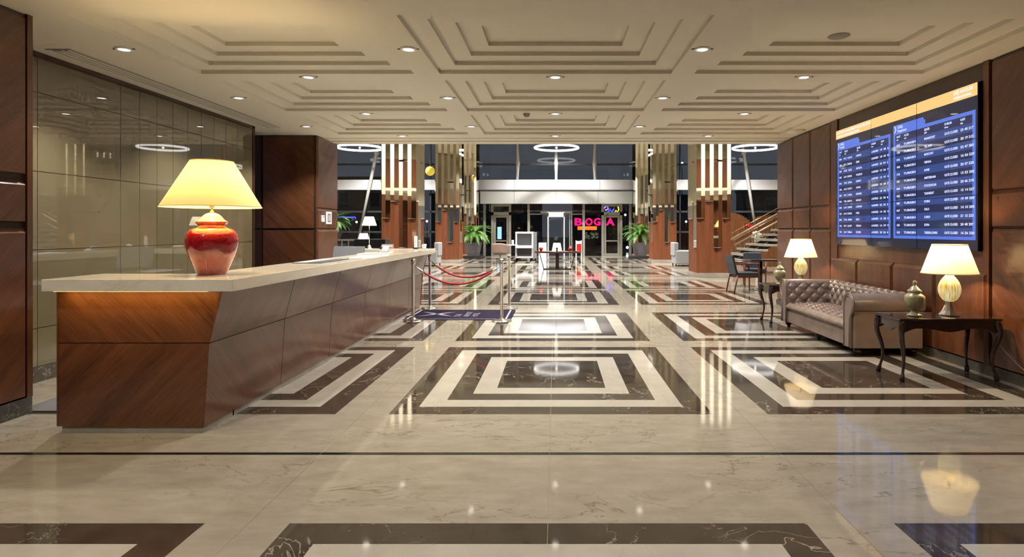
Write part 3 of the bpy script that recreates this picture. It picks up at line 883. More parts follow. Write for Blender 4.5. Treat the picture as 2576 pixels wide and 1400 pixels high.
for i in range(3):
    for j in range(3):
        a = MB(); y0 = YA + i * 1.0203 + .002 - 7.585; y1 = y0 + 1.0163; z0 = j * .575 + .002; z1 = z0 + .571
        a.box(.001, .045, y0, y1, z0, z1, 'black'); a.quad((0, y1, z0), (0, y0, z0), (0, y0, z1), (0, y1, z1), 'scr_black'); a.build('screen_panel', vw_)
a = MB(); scr(a, YA + .004, YB - .004, 2.822, 2.953, 'scr_orange', 1); a.build('header_band', vw_)
boards = ((7.63, 9.06, 'L'), (6.085, 7.565, 'R'))
for (b0, b1, nm) in boards:
    a = MB(); scr(a, b0, b1, 1.345, 2.68, 'scr_frame', 1)
    tabw = .62
    scr(a, b1 - tabw, b1, 2.68, 2.765, 'scr_frame', 1)
    scr(a, b1 - tabw - .03, b1 - tabw, 2.68, 2.735, 'scr_frame', 1)
    a.build('board_frame', vw_)
    a = MB(); z = 2.555
    scr(a, b0 + .045, b1 - .045, 2.555, 2.640, 'scr_dark', 2)
    for r in range(13):
        scr(a, b0 + .045, b1 - .045, z - .0905, z, 'scr_blue' if r % 2 == 0 else 'scr_dark', 2); z -= .0905
    a.build('row_stripes', vw_)
towns_l = ['ANKARA', 'IZMIR', 'ANTALYA', 'TRABZON', 'SAMSUN', 'ADANA', 'BODRUM', 'MUNICH', 'LONDON', 'PARIS', 'BAKU', 'TEHRAN', 'KAYSERI']
towns_r = ['FRANKFURT', 'TEL AVIV', 'MOSCOW', 'VIENNA', 'ROME', 'AMSTERDAM', 'STOCKHOLM', 'TASHKENT', 'DUBAI', 'OSLO', 'CAIRO', 'SOFIA', 'THESSALONIKI']
a = MB(); h_ = .040
rnd = random.Random(3)


def tx(s, y, z, size=h_, mat='scr_text', width=None):
    text_into(a, s, size, mat, frame_m((-.0036, y - 7.585, z - ZA), (0, -1, 0), (0, 0, 1)), width=width, bold=.0012)


for r in range(13):
    z = 2.555 - .0905 * r - .062
    tx('%02d%02d' % (rnd.randint(0, 23), rnd.choice([0, 5, 10, 25, 40, 55])), 9.0, z, .036)
    tx(rnd.choice(['TK %d', 'PC %d', 'LH %d', 'AZ %d']) % rnd.randint(100, 2900), 8.86, z, .036, width=.24)
    tx(towns_l[r], 8.50, z, .036); tx('LANDED', 8.085, z, .036, width=.17)
    tx('%02d  %02d  %d' % (rnd.randint(10, 23), rnd.randint(10, 59), rnd.randint(1, 9)), 7.88, z, .036, width=.20)
    tx('%04d' % rnd.randint(100, 2359), 7.49, z, .036)
    tx('TURKISH', 7.335, z, .036, width=.24); tx(towns_r[r], 6.93, z, .036)
    tx('GATE CLOSED', 6.57, z, .036, width=.22)
    tx('%02d %02d %03d' % (rnd.randint(10, 23), rnd.randint(10, 59), rnd.randint(201, 232)), 6.31, z, .036, width=.20)
for (yy, s1, s2) in ((8.97, 'Geliş', 'Arrival'), (7.47, 'Gidiş', 'Departure')):
    tx(s1, yy, 2.715, .05); tx(s2, yy, 2.668, .045)
    a.add([(-.0036, yy + .075 - 7.585 - dy, zz - ZA) for dy, zz in ((0, 2.755), (.018, 2.755), (.05, 2.71), (.018, 2.665), (0, 2.665), (.030, 2.71))], [(0, 1, 2, 5), (5, 2, 3, 4)], 'scr_text')
for (yy, hs) in ((9.0, ('SAAT', 'UÇUŞ', 'ŞEHİR', 'DURUM', 'KAPI')), (7.49, ('SAAT', 'UÇUŞ', 'ŞEHİR', 'DURUM', 'KAPI'))):
    offs = (0, .16, .52, .90, 1.15) if yy > 8 else (0, .16, .56, .92, 1.18)
    for s_, o_ in zip(hs, offs): tx(s_, yy - o_, 2.600, .034); tx(s_.lower(), yy - o_, 2.568, .024)
a.build('flight_lettering', vw_, fix=False)
a = MB()
tx('DIŞ HATLAR', 6.42, 2.895, .055, 'scr_pale', .30); tx('INTERNATIONAL', 6.42, 2.846, .036, 'scr_pale', .28)
tx('ATATÜRK HAVALİMANI UÇUŞ BİLGİLERİ', 9.07, 2.895, .05, 'scr_pale', .98); tx('FLIGHT INFORMATION', 9.07, 2.840, .045, 'scr_pale', .66)
a.build('header_lettering', vw_, fix=False)
a = MB()
for k in (1, 2):
    scr(a, YA + k * 1.0203 - .004, YA + k * 1.0203 + .004, ZA, ZA + 1.725, 'black', 4); scr(a, YA, YB, ZA + k * .575 - .003, ZA + k * .575 + .003, 'black', 4)
a.build('screen_joint', vw_, fix=False)

# ------------------------------------------------------------------ stanchions, ropes, logo mat
def stanchion(loc, label):
    t = thing('rope_stanchion', label, 'stanchion', loc, 0, 'chrome stanchions around the logo mat')
    a = MB(); a.lathe([(.0001, 0), (.155, 0), (.158, .012), (.15, .022), (.09, .034), (.04, .044), (.03, .06), (.0001, .061)], 'chrome', n=40); a.build('base', t)
    a = MB(); a.lathe([(.025, .05), (.025, .90), (.034, .905), (.034, .925), (.022, .93)], 'chrome', n=20); a.build('pole', t)
    a = MB(); a.sphere((0, 0, .965), .038, 'chrome', 12); a.lathe([(.022, .92), (.015, .935)], 'chrome', n=16); a.build('ball_top', t)
    return t


SP = {'fl': (-2.25, 9.45), 'bl': (-2.31, 10.98), 'fr': (-.85, 9.45), 'br': (-.85, 11.02)}
stanchion((*SP['fl'], 0), 'chrome rope stanchion at the near corner of the mat beside the desk')
stanchion((*SP['bl'], 0), 'chrome rope stanchion at the far corner of the mat beside the desk')
stanchion((*SP['fr'], 0), 'chrome rope stanchion at the near corner of the mat away from the desk')
stanchion((*SP['br'], 0), 'chrome rope stanchion at the far corner of the mat away from the desk')


def rope(a_, b_, sag, label):
    t = thing('barrier_rope', label, 'rope', (a_[0], a_[1], .88), 0, 'red barrier ropes')
    A = Vector((a_[0], a_[1], .885)); B = Vector((b_[0], b_[1], .885)); d = (B - A).normalized(); A += d * .03; B -= d * .03

    def P(f): return A.lerp(B, f) + Vector((0, 0, -sag * 4 * f * (1 - f))) - Vector(t.location)
    m = MB(); m.tube([P(.09 + .82 * k / 30) for k in range(31)], .017, 'red_rope', n=12); m.build('rope', t)
    for s0, s1 in ((.0, .1), (1., .9)):
        m = MB(); m.tube([P(s0), P(s0 * .75 + s1 * .25), P(s0 * .3 + s1 * .7), P(s1)], [.006, .008, .018, .021], 'chrome', n=10); m.build('end_hook', t)


rope(SP['fl'], SP['fr'], .29, 'red velvet rope sagging along the near side of the mat')
rope(SP['bl'], SP['fr'], .24, 'red velvet rope running from the far left stanchion across the mat')

lm = thing('logo_mat', 'dark purple carpet mat with a star logo between the stanchions', 'mat', (-1.6, 10.2, 0))
a = MB(); a.box(-.86, .885, -.585, .57, 0, .012, 'mat_purple'); a.build('carpet', lm, bevel=.004)
a = MB()
for x in (-.80, .80): a.box(x - .012, x + .012, -.55, .52, .011, .0135, 'mat_edge')
a.box(-.86, .885, -.585, -.56, .011, .0135, 'mat_print')
a.build('border_stripe', lm)
a = MB()
cx_, cy_ = -.42, 0
for ang_ in (35, 145, 215, 325):
    t_ = math.radians(ang_); d_ = Vector((math.cos(t_), math.sin(t_) * 1.3, 0)) * .32; n_ = Vector((-d_.y, d_.x, 0)).normalized() * .05
    c0 = Vector((cx_, cy_, .0138)) + d_ * .12
    a.add([c0 + n_, c0 + d_, c0 - n_], [(0, 1, 2)], 'mat_print')
for k, (s_, sz) in enumerate((('TAV', .16), ('AIRPORT', .14), ('HOTEL', .14))):
    text_into(a, s_, sz, 'mat_print', frame_m((.02 + .14 * k, -.30, .0138), (0, 1, 0), (-1, 0, 0)))
a.build('printed_logo', lm, fix=False)

# ------------------------------------------------------------------ mirrored pillars
PH = [1.81, 2.33, .91, 1.80]


def pillar(xc, yf, label):
    """square pillar, front face at y=yf, 1.06 m wide; wood fluting below and mirrored prisms above"""
    hw = .53; t = thing('mirrored_pillar', label, 'pillar', (xc, yf + hw, 0), 0, 'pillars with fluted wood and mirror prisms')
    a = MB(); o = .60; ch = .14
    a.prism([(-o + ch, -o), (o - ch, -o), (o, -o + ch), (o, o - ch), (o - ch, o), (-o + ch, o), (-o, o - ch), (-o, -o + ch)], 'z', 0, .13, 'plinth_stone'); a.build('plinth', t, bevel=.005)
    P_ = 2 * hw / 4; dp = .055
    # wood fluting: zigzag with valleys at the prism centres, right round the pillar
    pts = []
    for f in range(4):
        for k in range(4):
            s0 = -hw + k * P_
            for (s_, dd) in ((s0, 0), (s0 + P_ / 2, -dp)):
                p0 = (s_, -hw - dd * 1.0)
                p0 = (s_, -hw + (dp if dd < 0 else 0))
                c_, sn = [(1, 0), (0, 1), (-1, 0), (0, -1)][f]
                pts.append((p0[0] * c_ - p0[1] * sn, p0[0] * sn + p0[1] * c_))
    a = MB(); a.prism(pts, 'z', .12, 7.09, 'wood_flute', caps=False); a.build('wood_fluting', t)
    for f in range(4):
        c_, sn = [(1, 0), (0, 1), (-1, 0), (0, -1)][f]
        for k in range(4):
            h = PH[k] if f == 0 else PH[(k + f) % 4]; s0 = -hw + k * P_ + P_ / 2
            dia = [(s0 - P_ / 2, -hw), (s0, -hw - dp), (s0 + P_ / 2, -hw), (s0, -hw + dp - .003)]
            dia = [(x * c_ - y * sn, x * sn + y * c_) for x, y in dia]
            a = MB()
            segs = [(h, 3.54), (3.60, 7.09)] if (k == 2) else [(h, 7.09)]
            for (z0, z1) in segs:
                vs = [(*q, z0) for q in dia] + [(*q, z1) for q in dia]
                a.add(vs, [(i, (i + 1) % 4, 4 + (i + 1) % 4, 4 + i) for i in range(4)], 'mirror'); a.add(vs[:4], [(3, 2, 1, 0)], 'mirror_cap')
            pr = a.build('mirror_prism', t)
            a = MB()
            ctr = Vector((sum(q[0] for q in dia) / 4, sum(q[1] for q in dia) / 4, 0))
            rim = [Vector((*q, h)) for q in dia]
            a.tube([rim[0], rim[1], rim[2], rim[3], rim[0]], .006, 'copper_rim', n=4, smooth=False); a.build('edge_rim', pr)
    return t


for (x, side) in ((-4.80, 'left'), (4.86, 'right')):
    for (y, w_) in ((18.3, 'nearest'), (26.5, 'middle'), (32.2, 'farthest, by the glass front')):
        pillar(x, y, 'fluted wood and mirror pillar, %s row, %s' % (side, w_))

# ------------------------------------------------------------------ glass front
YF = 33.5; K = YF / F


def xf(x): return (x - CX) * K


def zf(y): return H + (CY - y) * K


a = MB(); a.box(-14, 14, YF - .35, YF + .15, zf(478), zf(453), 'white_metal')
for x in (1010, 1150, 1295, 1399, 1508, 1640, 1760, 1880): a.box(xf(x) - .01, xf(x) + .01, YF - .353, YF - .34, zf(478), zf(453), 'grey')
struct(a.build('trim_1'))
a = MB(); a.box(xf(1211), xf(1588), YF - .55, YF, zf(513), zf(480), 'canopy_metal'); a.box(xf(1209), xf(1590), YF - .58, YF, zf(481), zf(479), 'dark_grey')
for x in (1295, 1399, 1503): a.box(xf(x) - .008, xf(x) + .008, YF - .555, YF - .54, zf(513), zf(480), 'grey')
struct(a.build('trim_2'))
# upper and side glazing
wi = MB(); wi.box(-14, 14, YF, YF + .012, zf(453), 7.09, 'glass'); wi.box(-14, xf(1215), YF, YF + .012, .06, zf(478), 'glass'); wi.box(xf(1583), 14, YF, YF + .012, .06, zf(478), 'glass')
for z in (5.13, 7.0): wi.box(-14, 14, YF - .04, YF + .06, z - .05, z + .05, 'dark_grey')
for (x0, x1) in ((-14, xf(1215)), (xf(1583), 14)):
    for z in (zf(532), zf(583), .06): wi.box(x0, x1, YF - .04, YF + .06, z - .05, z + .05, 'dark_grey')
for x in (-13.9, -9.3, -7.0, 7.0, 9.3, 13.9): wi.box(x - .03, x + .03, YF - .04, YF + .06, 0, 7.08, 'dark_grey')
struct(wi.build('window_1'))
# bright struts
for i, x in enumerate((1303, 1399, 1495)):
    a = MB(); X = xf(x); dx = (x - 1399) / 96 * .12
    a.tube([(X - dx * -.3, YF - .12, zf(456)), (X, YF - .12, zf(412)), (X + dx * -1.0 * -.5, YF - .12, 7.05)], [.07, .11, .06], 'canopy_metal', n=10)
    a.sphere((X, YF - .12, zf(412)), .13, 'canopy_metal', 8, 1.4)
    tag(a.build('steel_strut'), 'upright steel strut before the upper glazing, %s of the middle three' % ('left', 'centre', 'right')[i], 'strut', 'steel struts of the glass front')
for (xa, ya, xb, yb, nm) in ((947, 385, 902, 600, 'left'), (1871, 385, 1904, 600, 'right')):
    a = MB(); A = at(xa, ya, YF - .6); B = at(xb, yb, YF - .6); A.y = B.y = YF - .6
    A2 = A + (A - B) * .25
    a.tube([A2, A, A.lerp(B, .35), B], [.05, .09, .09, .07], 'canopy_metal', n=10); a.sphere(A, .14, 'canopy_metal', 8)
    tag(a.build('steel_strut'), 'long slanting steel strut at the %s end of the glass front' % nm, 'strut', 'steel struts of the glass front')


def frame_rect(mb, x0, x1, z0, z1, w, y0, y1, mat):
    mb.box(x0, x0 + w, y0, y1, z0, z1, mat); mb.box(x1 - w, x1, y0, y1, z0, z1, mat); mb.box(x0 + w, x1 - w, y0, y1, z1 - w, z1, mat); mb.box(x0 + w, x1 - w, y0, y1, z0, z0 + w, mat)


zt = zf(513)
for k, (xa, xb) in enumerate(((1236, 1286), (1513, 1565))):
    d = MB(); X0, X1 = xf(xa), xf(xb)
    frame_rect(d, X0, X1, 0, zt, .13, YF - .10, YF + .08, 'alu')
    d.box(X0, X1, YF - .10, YF + .08, zf(541), zf(533), 'alu')
    struct(d.build('door_frame' if False else 'trim_%d' % (3 + k)))
    dr = bpy.data.objects.new('door_%d' % (k + 1), None); COL.objects.link(dr); dr.location = (X0 + .14, YF, 0); dr['kind'] = 'structure'
    w_ = X1 - X0 - .28; h_ = zf(541) - .01
    a = MB(); frame_rect(a, 0, w_, .02, h_, .12, -.05, .05, 'alu'); a.box(.1, w_ - .1, -.05, .05, zf(607), zf(604), 'alu'); a.build('leaf_frame', dr)
    a = MB(); a.box(.1, w_ - .1, -.006, .006, .1, h_ - .1, 'glass'); a.build('pane', dr)
    a = MB(); a.tube([(w_ - .06, -.10, .9), (w_ - .06, -.10, 1.35)], .018, 'chrome'); a.build('handle', dr)
a = MB()
for x in (1216, 1327, 1465, 1582): a.box(xf(x), xf(x) + .14, YF - .08, YF + .08, 0, zt, 'alu')
a.box(xf(1334), xf(1465), YF - .06, YF + .06, zf(539.5), zf(537.5), 'alu')
a.box(xf(1360), xf(1438), YF - .18, YF - .02, zf(536), zf(532), 'alu')
for x in (1432, 1437): a.box(xf(x), xf(x) + .05, YF - .12, YF + .02, 0, zf(533), 'alu')
struct(a.build('trim_5'))
wi = MB()
for (xa, xb) in ((1219, 1237), (1286, 1328), (1333, 1466), (1470, 1514), (1565, 1583)): wi.box(xf(xa), xf(xb), YF - .005, YF + .005, .02, zt, 'glass')
for (xa, xb) in ((1242, 1280), (1519, 1559)): wi.box(xf(xa), xf(xb), YF - .005, YF + .005, zf(533), zt - .1, 'glass')
struct(wi.build('window_2'))

# ------------------------------------------------------------------ ring lights
for (px_, nm) in ((905, 'left'), (1400, 'middle'), (1900, 'right')):
    c = at(px_, 371.5, 30.7); t = thing('ring_light', 'glowing white ring pendant, %s of the three in the atrium' % nm, 'pendant light', c, 0, 'ring pendants in the atrium')
    R = 1.12
    a = MB(); a.tube([(R * math.cos(2 * PI * k / 64), R * math.sin(2 * PI * k / 64), 0) for k in range(65)], .055, 'ring', n=8, cap=False); a.build('led_ring', t)
    for k in range(3):
        an = 2 * PI * k / 3 + .5
        a = MB(); a.tube([(R * math.cos(an), R * math.sin(an), .03), (0, 0, 7.1 - c.z)], .004, 'steel', n=5); a.build('hanging_wire', t)
    a = MB(); a.sphere((0, 0, .0), .05, 'led', 8); a.build('bulb', t)
g = thing('globe_lamp', 'pale yellow globe hanging between the left pillars', 'pendant light', at(1082, 430, 30.5))
a = MB(); a.sphere((0, 0, 0), .24, 'yellow_globe', 16); a.build('globe', g)
a = MB(); a.tube([(0, 0, .23), (0, 0, 7.1 - at(1082, 430, 30.5).z)], .006, 'steel', n=5); a.build('hanging_wire', g)
for (x, y) in ((-8, 15), (0, 15), (8, 15), (-2.3, 22), (2.3, 22), (-8.5, 24), (8.5, 24), (0, 27), (-9, 30), (9, 30), (0, 31)):
    spot('atrium_fill_spot', (x, y, 7.0), 3000, (1, .975, .94), 122, .7, .15)  # added fill spots under the high ceiling, without fixtures, to brighten the atrium

# ------------------------------------------------------------------ potted cycads
def cycad(loc, label, seed, low=False, sc=1.):
    rn = random.Random(seed)
    t = thing('potted_cycad', label, 'potted plant', loc, 0, 'cycads in grey planters')
    a = MB()
    vs = [(sx * w_, sy * w_, z) for z, w_ in ((0, .26), (.70, .40)) for sx, sy in ((-1, -1), (1, -1), (1, 1), (-1, 1))]
    a.add(vs, [(3, 2, 1, 0), (0, 1, 5, 4), (1, 2, 6, 5), (2, 3, 7, 6), (3, 0, 4, 7), (4, 5, 6, 7)], 'planter'); a.build('planter', t, bevel=.01)
    a = MB(); a.lathe([(.09, .69), (.11, .85), (.10, 1.05), (.05, 1.12), (.0001, 1.13)], 'wood_dark', n=12); a.build('trunk', t)
    f = MB()

    def frond(an, el, ln_, z0, w_=.17):
        pts = []; p = Vector((.04 * math.cos(an), .04 * math.sin(an), z0)); e = el
        for k in range(11):
            pts.append(p.copy()); p = p + Vector((math.cos(an) * math.cos(e), math.sin(an) * math.cos(e), math.sin(e))) * ln_ / 10; e -= .16
        f.tube(pts, [.012 - .001 * k for k in range(11)], 'leaf2', n=4)
        side = Vector((-math.sin(an), math.cos(an), 0))
        for k in range(26):
            q = .1 + .9 * k / 25; i = min(9, int(q * 10)); b0 = pts[i].lerp(pts[i + 1], q * 10 - i); d = (pts[i + 1] - pts[i]).normalized()
            L_ = w_ * math.sin(PI * min(1, q * .9 + .12)) + .03
            for s in (-1, 1):
                tip = b0 + side * s * L_ * .85 + d * L_ * .6 + Vector((0, 0, -.02 + .03 * rn.random())); wd = d * .017
                f.add([b0 - wd, b0 + wd, tip], [(0, 1, 2)], 'leaf' if (k + int(an * 7)) % 3 else 'leaf2')
    for k in range(60):
        frond(2 * PI * k / 60 * 7 + rn.random() * .3, .15 + 1.15 * rn.random(), 1.0 + .18 * rn.random(), 1.08)
    if low:
        for k in range(12): frond(2 * PI * k / 12 + rn.random() * .3, .3 + .5 * rn.random(), .42, .74, .08)
    f.build('foliage', t, fix=False)
    return t


cycad((-4.16, 30.3, .12), 'green cycad in a grey planter left of the entrance doors', 3, True)
cycad((4.32, 30.3, .12), 'green cycad in a grey planter right of the entrance doors', 5)
cycad((-11.4, 30.5, .75), 'green cycad at the far left, partly hidden by the wood pillar', 9)
for (x, y) in ((-4.16, 30.3), (4.32, 30.3)):
    a = MB(); a.box(x - .55, x + .55, y - .5, y + .5, 0, .12, 'joint'); tag(a.build('plant_stand'), 'low dark stand under the cycad planter %s of the doors' % ('left' if x < 0 else 'right'), 'plant stand', 'dark stands under the cycads')
a = MB(); a.box(-12.1, -10.8, 30, 31, 0, .75, 'dark_grey'); tag(a.build('plinth_block'), 'dark block carrying the far left cycad', 'plinth')

# ------------------------------------------------------------------ security check at the doors
Y = 28.2; t = thing('baggage_scanner', 'grey baggage x-ray machine with two dark openings', 'x-ray machine', (at(1323, 0, Y).x, Y, 0))
w_ = .50
a = MB(); frame_rect(a, -w_, .36, .12, 1.36, .09, -.10, .9, 'pale_grey'); a.box(-w_ + .09, .27, .0, .9, .2, 1.27, 'dark_grey'); a.build('housing', t, bevel=.008)
a = MB(); a.box(.36, w_, .0, .95, .1, 1.34, 'grey'); a.build('side_cabinet', t, bevel=.008)
a = MB(); a.box(-w_ + .03, .33, -.35, .0, .60, .72, 'white'); a.build('conveyor_tray', t, bevel=.01)
a = MB(); a.box(-w_ + .1, .26, -.06, -.04, .74, 1.26, 'dark_grey'); a.build('curtain', t)
a = MB(); a.box(-w_ + .1, .26, -.06, -.04, .22, .58, 'dark_grey'); a.box(-w_ + .09, .27, -.12, -.09, .14, .18, 'white'); a.build('lower_panel', t)
for (x, y) in ((-.45, .0), (.30, .0), (-.45, .8), (.42, .8)):
    a = MB(); a.lathe([(.0001, 0), (.03, 0), (.03, .12), (.0001, .13)], 'black', (x, y), n=10); a.build('foot', t)
Y = 29.2; c = at(1399, 0, Y).x; t = thing('metal_detector_gate', 'walk-through metal detector arch before the doors', 'metal detector', (c, Y, 0))
for s in (-1, 1):
    a = MB(); a.box(s * .39 - .035, s * .39 + .035, -.3, .3, .02, 2.32, 'pale_grey'); a.build('side_panel', t, bevel=.01)
    a = MB(); a.box(s * .39 - .08, s * .39 + .08, -.33, .33, 0, .03, 'grey'); a.build('foot_plate', t)
a = MB(); a.box(-.425, .425, -.3, .3, 2.08, 2.30, 'white'); a.build('header_unit', t, bevel=.01)
Y = 27.4; a = MB(); a.box(-.18, .18, -.15, .15, 0, .86, 'white'); tag(a.build('white_cabinet', bevel=.01, loc=(at(1365, 0, Y).x, Y, 0)), 'narrow white cabinet between the scanner and the metal detector', 'cabinet')
Y = 26.9; t = thing('standing_table', 'small white round standing table left of the scanner', 'table', (at(1280, 0, Y).x, Y, 0))
a = MB(); a.lathe([(.0001, .755), (.40, .755), (.41, .765), (.40, .78), (.0001, .78)], 'white', n=32); a.build('tabletop', t)
a = MB(); a.tube([(0, 0, .03), (0, 0, .76)], .035, 'steel', n=10); a.build('pole', t)
a = MB(); a.lathe([(.0001, 0), (.25, 0), (.25, .02), (.04, .04), (.0001, .041)], 'steel', n=24); a.build('base', t)
a = MB(); a.box(-.05, .05, -.02, .02, 0, .22, 'pale_grey'); a.box(-.08, .08, -.05, .05, 0, .015, 'pale_grey')
tag(a.build('card_holder', loc=(at(1290, 0, Y).x, Y, .78)), 'grey upright card holder on the small standing table', 'sign holder')


def tub_chair(loc, rz, mat, label, group=None):
    t = thing('tub_chair', label, 'chair', loc, rz, group)
    m = MB()

    def fn(i, j):
        a_ = -2.2 + 4.4 * i; r = .30; h = .45 + (.36 + .08 * math.cos(a_)) * j
        return (r * math.sin(a_) * (1 + .12 * j), r * math.cos(a_) * (1 + .12 * j), h)
    m.grid(fn, 24, 6, mat); o = m.build('shell', t, fix=False); md = o.modifiers.new('S', 'SOLIDIFY'); md.thickness = .04
    a = MB(); a.lathe([(.0001, .38), (.26, .38), (.29, .41), (.28, .47), (.0001, .49)], mat, n=24); a.build('seat', t)
    a = MB(); a.tube([(0, 0, .04), (0, 0, .39)], .025, 'chrome'); a.build('pole', t)
    a = MB()
    for k in range(5):
        q = 2 * PI * k / 5; a.tube([(0, 0, .07), (.28 * math.cos(q), .28 * math.sin(q), .035)], [.02, .012], 'chrome')
        a.sphere((.28 * math.cos(q), .28 * math.sin(q), .022), .022, 'black', 6)
    a.build('star_base', t)
    return t


tub_chair((at(1258, 0, 25.6).x, 25.6, 0), PI * .95, 'tan', 'brown tub chair on a star base by the small standing table')
# console before the detector
Y = 22.0; t = thing('console_table', 'dark wood console on a thick centre post with slanting metal legs', 'console table', (at(1402, 0, Y).x, Y, 0))
a = MB(); a.box(-.82, .82, -.2, .2, .60, .665, 'chair_wood'); a.box(-.82, .82, -.2, .2, .665, .675, 'mahogany'); a.build('tabletop', t, bevel=.006)
a = MB(); a.box(-.065, .065, -.07, .07, .02, .60, 'mahogany'); a.build('post', t, bevel=.005)
a = MB(); a.box(-.52, .52, -.05, .05, 0, .03, 'black'); a.build('base_bar', t)
for s in (-1, 1):
    a = MB(); a.tube([(s * .66, 0, .60), (s * .50, 0, .02)], .014, 'black'); a.build('leg', t)
for px_, nm in ((1361, 'left'), (1435, 'right')):
    Pp = at(px_, 0, Y); a = MB(); a.lathe([(.0001, 0), (.03, 0), (.05, .02), (.07, .06), (.075, .10), (.05, .14), (.02, .155), (.01, .18), (.0001, .19)], 'red', n=18)
    tag(a.build('red_ornament', loc=(Pp.x, Y, .675)), 'round red ornament on the %s half of the dark console' % nm, 'ornament', 'red ornaments on the dark console')
t = thing('white_lampshade', 'tapered white shade standing at the middle of the dark console', 'lamp', (at(1401, 0, Y).x, Y, .675))
a = shade_mesh(.19, .13, .0, .30, 'white', n=28); a.build('shade', t, fix=False)
a = MB(); a.lathe([(.0001, 0), (.05, 0), (.05, .02), (.015, .04), (.04, .08), (.03, .12), (.0001, .14)], 'mahogany', (0, -.17), n=12); a.build('knob_finial', t)
Y = 27.0; t = thing('sign_board', 'red and white sign board on posts right of the metal detector', 'sign', (at(1456, 0, Y).x, Y, 0), .9)
for s in (-1, 1):
    a = MB(); a.box(s * .2 - .015, s * .2 + .015, -.015, .015, 0, .98, 'white'); a.build('post', t)
a = MB(); a.box(-.19, .19, -.012, .012, .42, .95, 'red'); a.box(-.19, .19, -.014, .014, .82, .95, 'white'); a.build('panel', t)

# white armchairs seen between the pillars
for (px_, Y, nm) in ((1717, 24.2, 'between the right hand pillars'), (1082, 24.2, 'between the left hand pillars')):
    X = at(px_, 0, Y).x; t = thing('lounge_armchair', 'pale grey block armchair standing %s' % nm, 'armchair', (X, Y, 0), PI / 2 * (1 if px_ > 1400 else -1), 'pale armchairs between pillars')
    a = MB(); a.box(-.40, .40, -.38, .38, .09, .44, 'chair_grey'); a.build('seat', t, bevel=.03)
    a = MB(); a.box(-.40, .40, .24, .42, .40, .95, 'chair_grey'); a.build('backrest', t, bevel=.04)
    for s in (-1, 1):
        a = MB(); a.box(s * .36 - .08, s * .36 + .08, -.38, .36, .09, .62, 'chair_grey'); a.build('arm', t, bevel=.03)
    for sx in (-1, 1):
        for sy in (-1, 1):
            a = MB(); a.box(sx * .34 - .02, sx * .34 + .02, sy * .33 - .02, sy * .33 + .02, 0, .1, 'black'); a.build('leg', t)

# ------------------------------------------------------------------ staircase on the right
st = thing('staircase', 'staircase of thick stone treads rising to the right behind the pillar', 'staircase', (5.25, 20.3, 0))
for k in range(16):
    a = MB(); x0 = .0 + .30 * k; z = .165 * (k + 1)
    a.box(x0, x0 + .46, -.95, .95, z - .075, z, 'base_stone' if False else 'plinth_stone'); a.build('tread', st, bevel=.006)
a = MB()
for s in (-.45, .45):
    a.add([(0.05, s - .05, .02), (.35, s - .05, .02), (4.9, s - .05, 2.55), (4.9, s - .05, 2.70), (.05, s - .05, .09), (0.05, s + .05, .02), (.35, s + .05, .02), (4.9, s + .05, 2.55), (4.9, s + .05, 2.70), (.05, s + .05, .09)],
          [(0, 1, 2, 3, 4), (9, 8, 7, 6, 5), (0, 5, 6, 1), (1, 6, 7, 2), (2, 7, 8, 3), (3, 8, 9, 4), (4, 9, 5, 0)], 'dark_grey')
a.build('stringer', st)


def balustrade(y, x0, z0, nm):
    a = MB(); X1 = 4.9; sl_ = .55
    a.tube([(x0, y, z0), (X1, y, z0 + (X1 - x0) * sl_)], .028, 'copper_rim', n=10); a.build('handrail', st)
    a = MB(); a.tube([(x0 - .05, y - .03, z0 + .17), (X1, y - .03, z0 + .17 + (X1 - x0) * sl_)], .009, 'brass', n=6); a.build('glass_rail_cap', st)
    a = MB(); zb = z0 - .62
    a.add([(x0, y - .03, zb), (X1, y - .03, zb + (X1 - x0) * sl_), (X1, y - .03, z0 + .16 + (X1 - x0) * sl_), (x0, y - .03, z0 + .16)], [(0, 1, 2, 3)], 'stair_glass'); a.build('glass_panel', st, fix=False)


balustrade(-.90, -.05, .86, 'near'); balustrade(.95, 1.15, .92, 'far')
for k in range(18):
    x = 1.35 + .14 * k; a = MB(); zb = .165 * (int(x / .3) + 1); a.tube([(x, .95, zb - .02), (x, .95, .92 + (x - 1.15) * .55)], .009, 'brass', n=6); a.build('baluster', st)

# curved slatted wood screen
sc_ = MB(); r_ = 2.6; cx_, cy_ = 9.2, 25.2
for k in range(34):
    an = PI + .08 + (PI - .3) * k / 34 * .62; x = cx_ + r_ * .85 * math.cos(an); y = cy_ + r_ * math.sin(an) * .6
    q = k / 33; top = 1.45 + .70 * math.sin(PI * min(1, q * 1.6 + .16)) ** .5 if q < .52 else 1.95 + .10 * math.cos(q * 9)
    sc_.box(x - .055, x + .055, y - .04, y + .04, 0, top, 'wood_slat')
tag(sc_.build('slatted_screen'), 'curved screen of upright wood slats behind the staircase', 'screen')
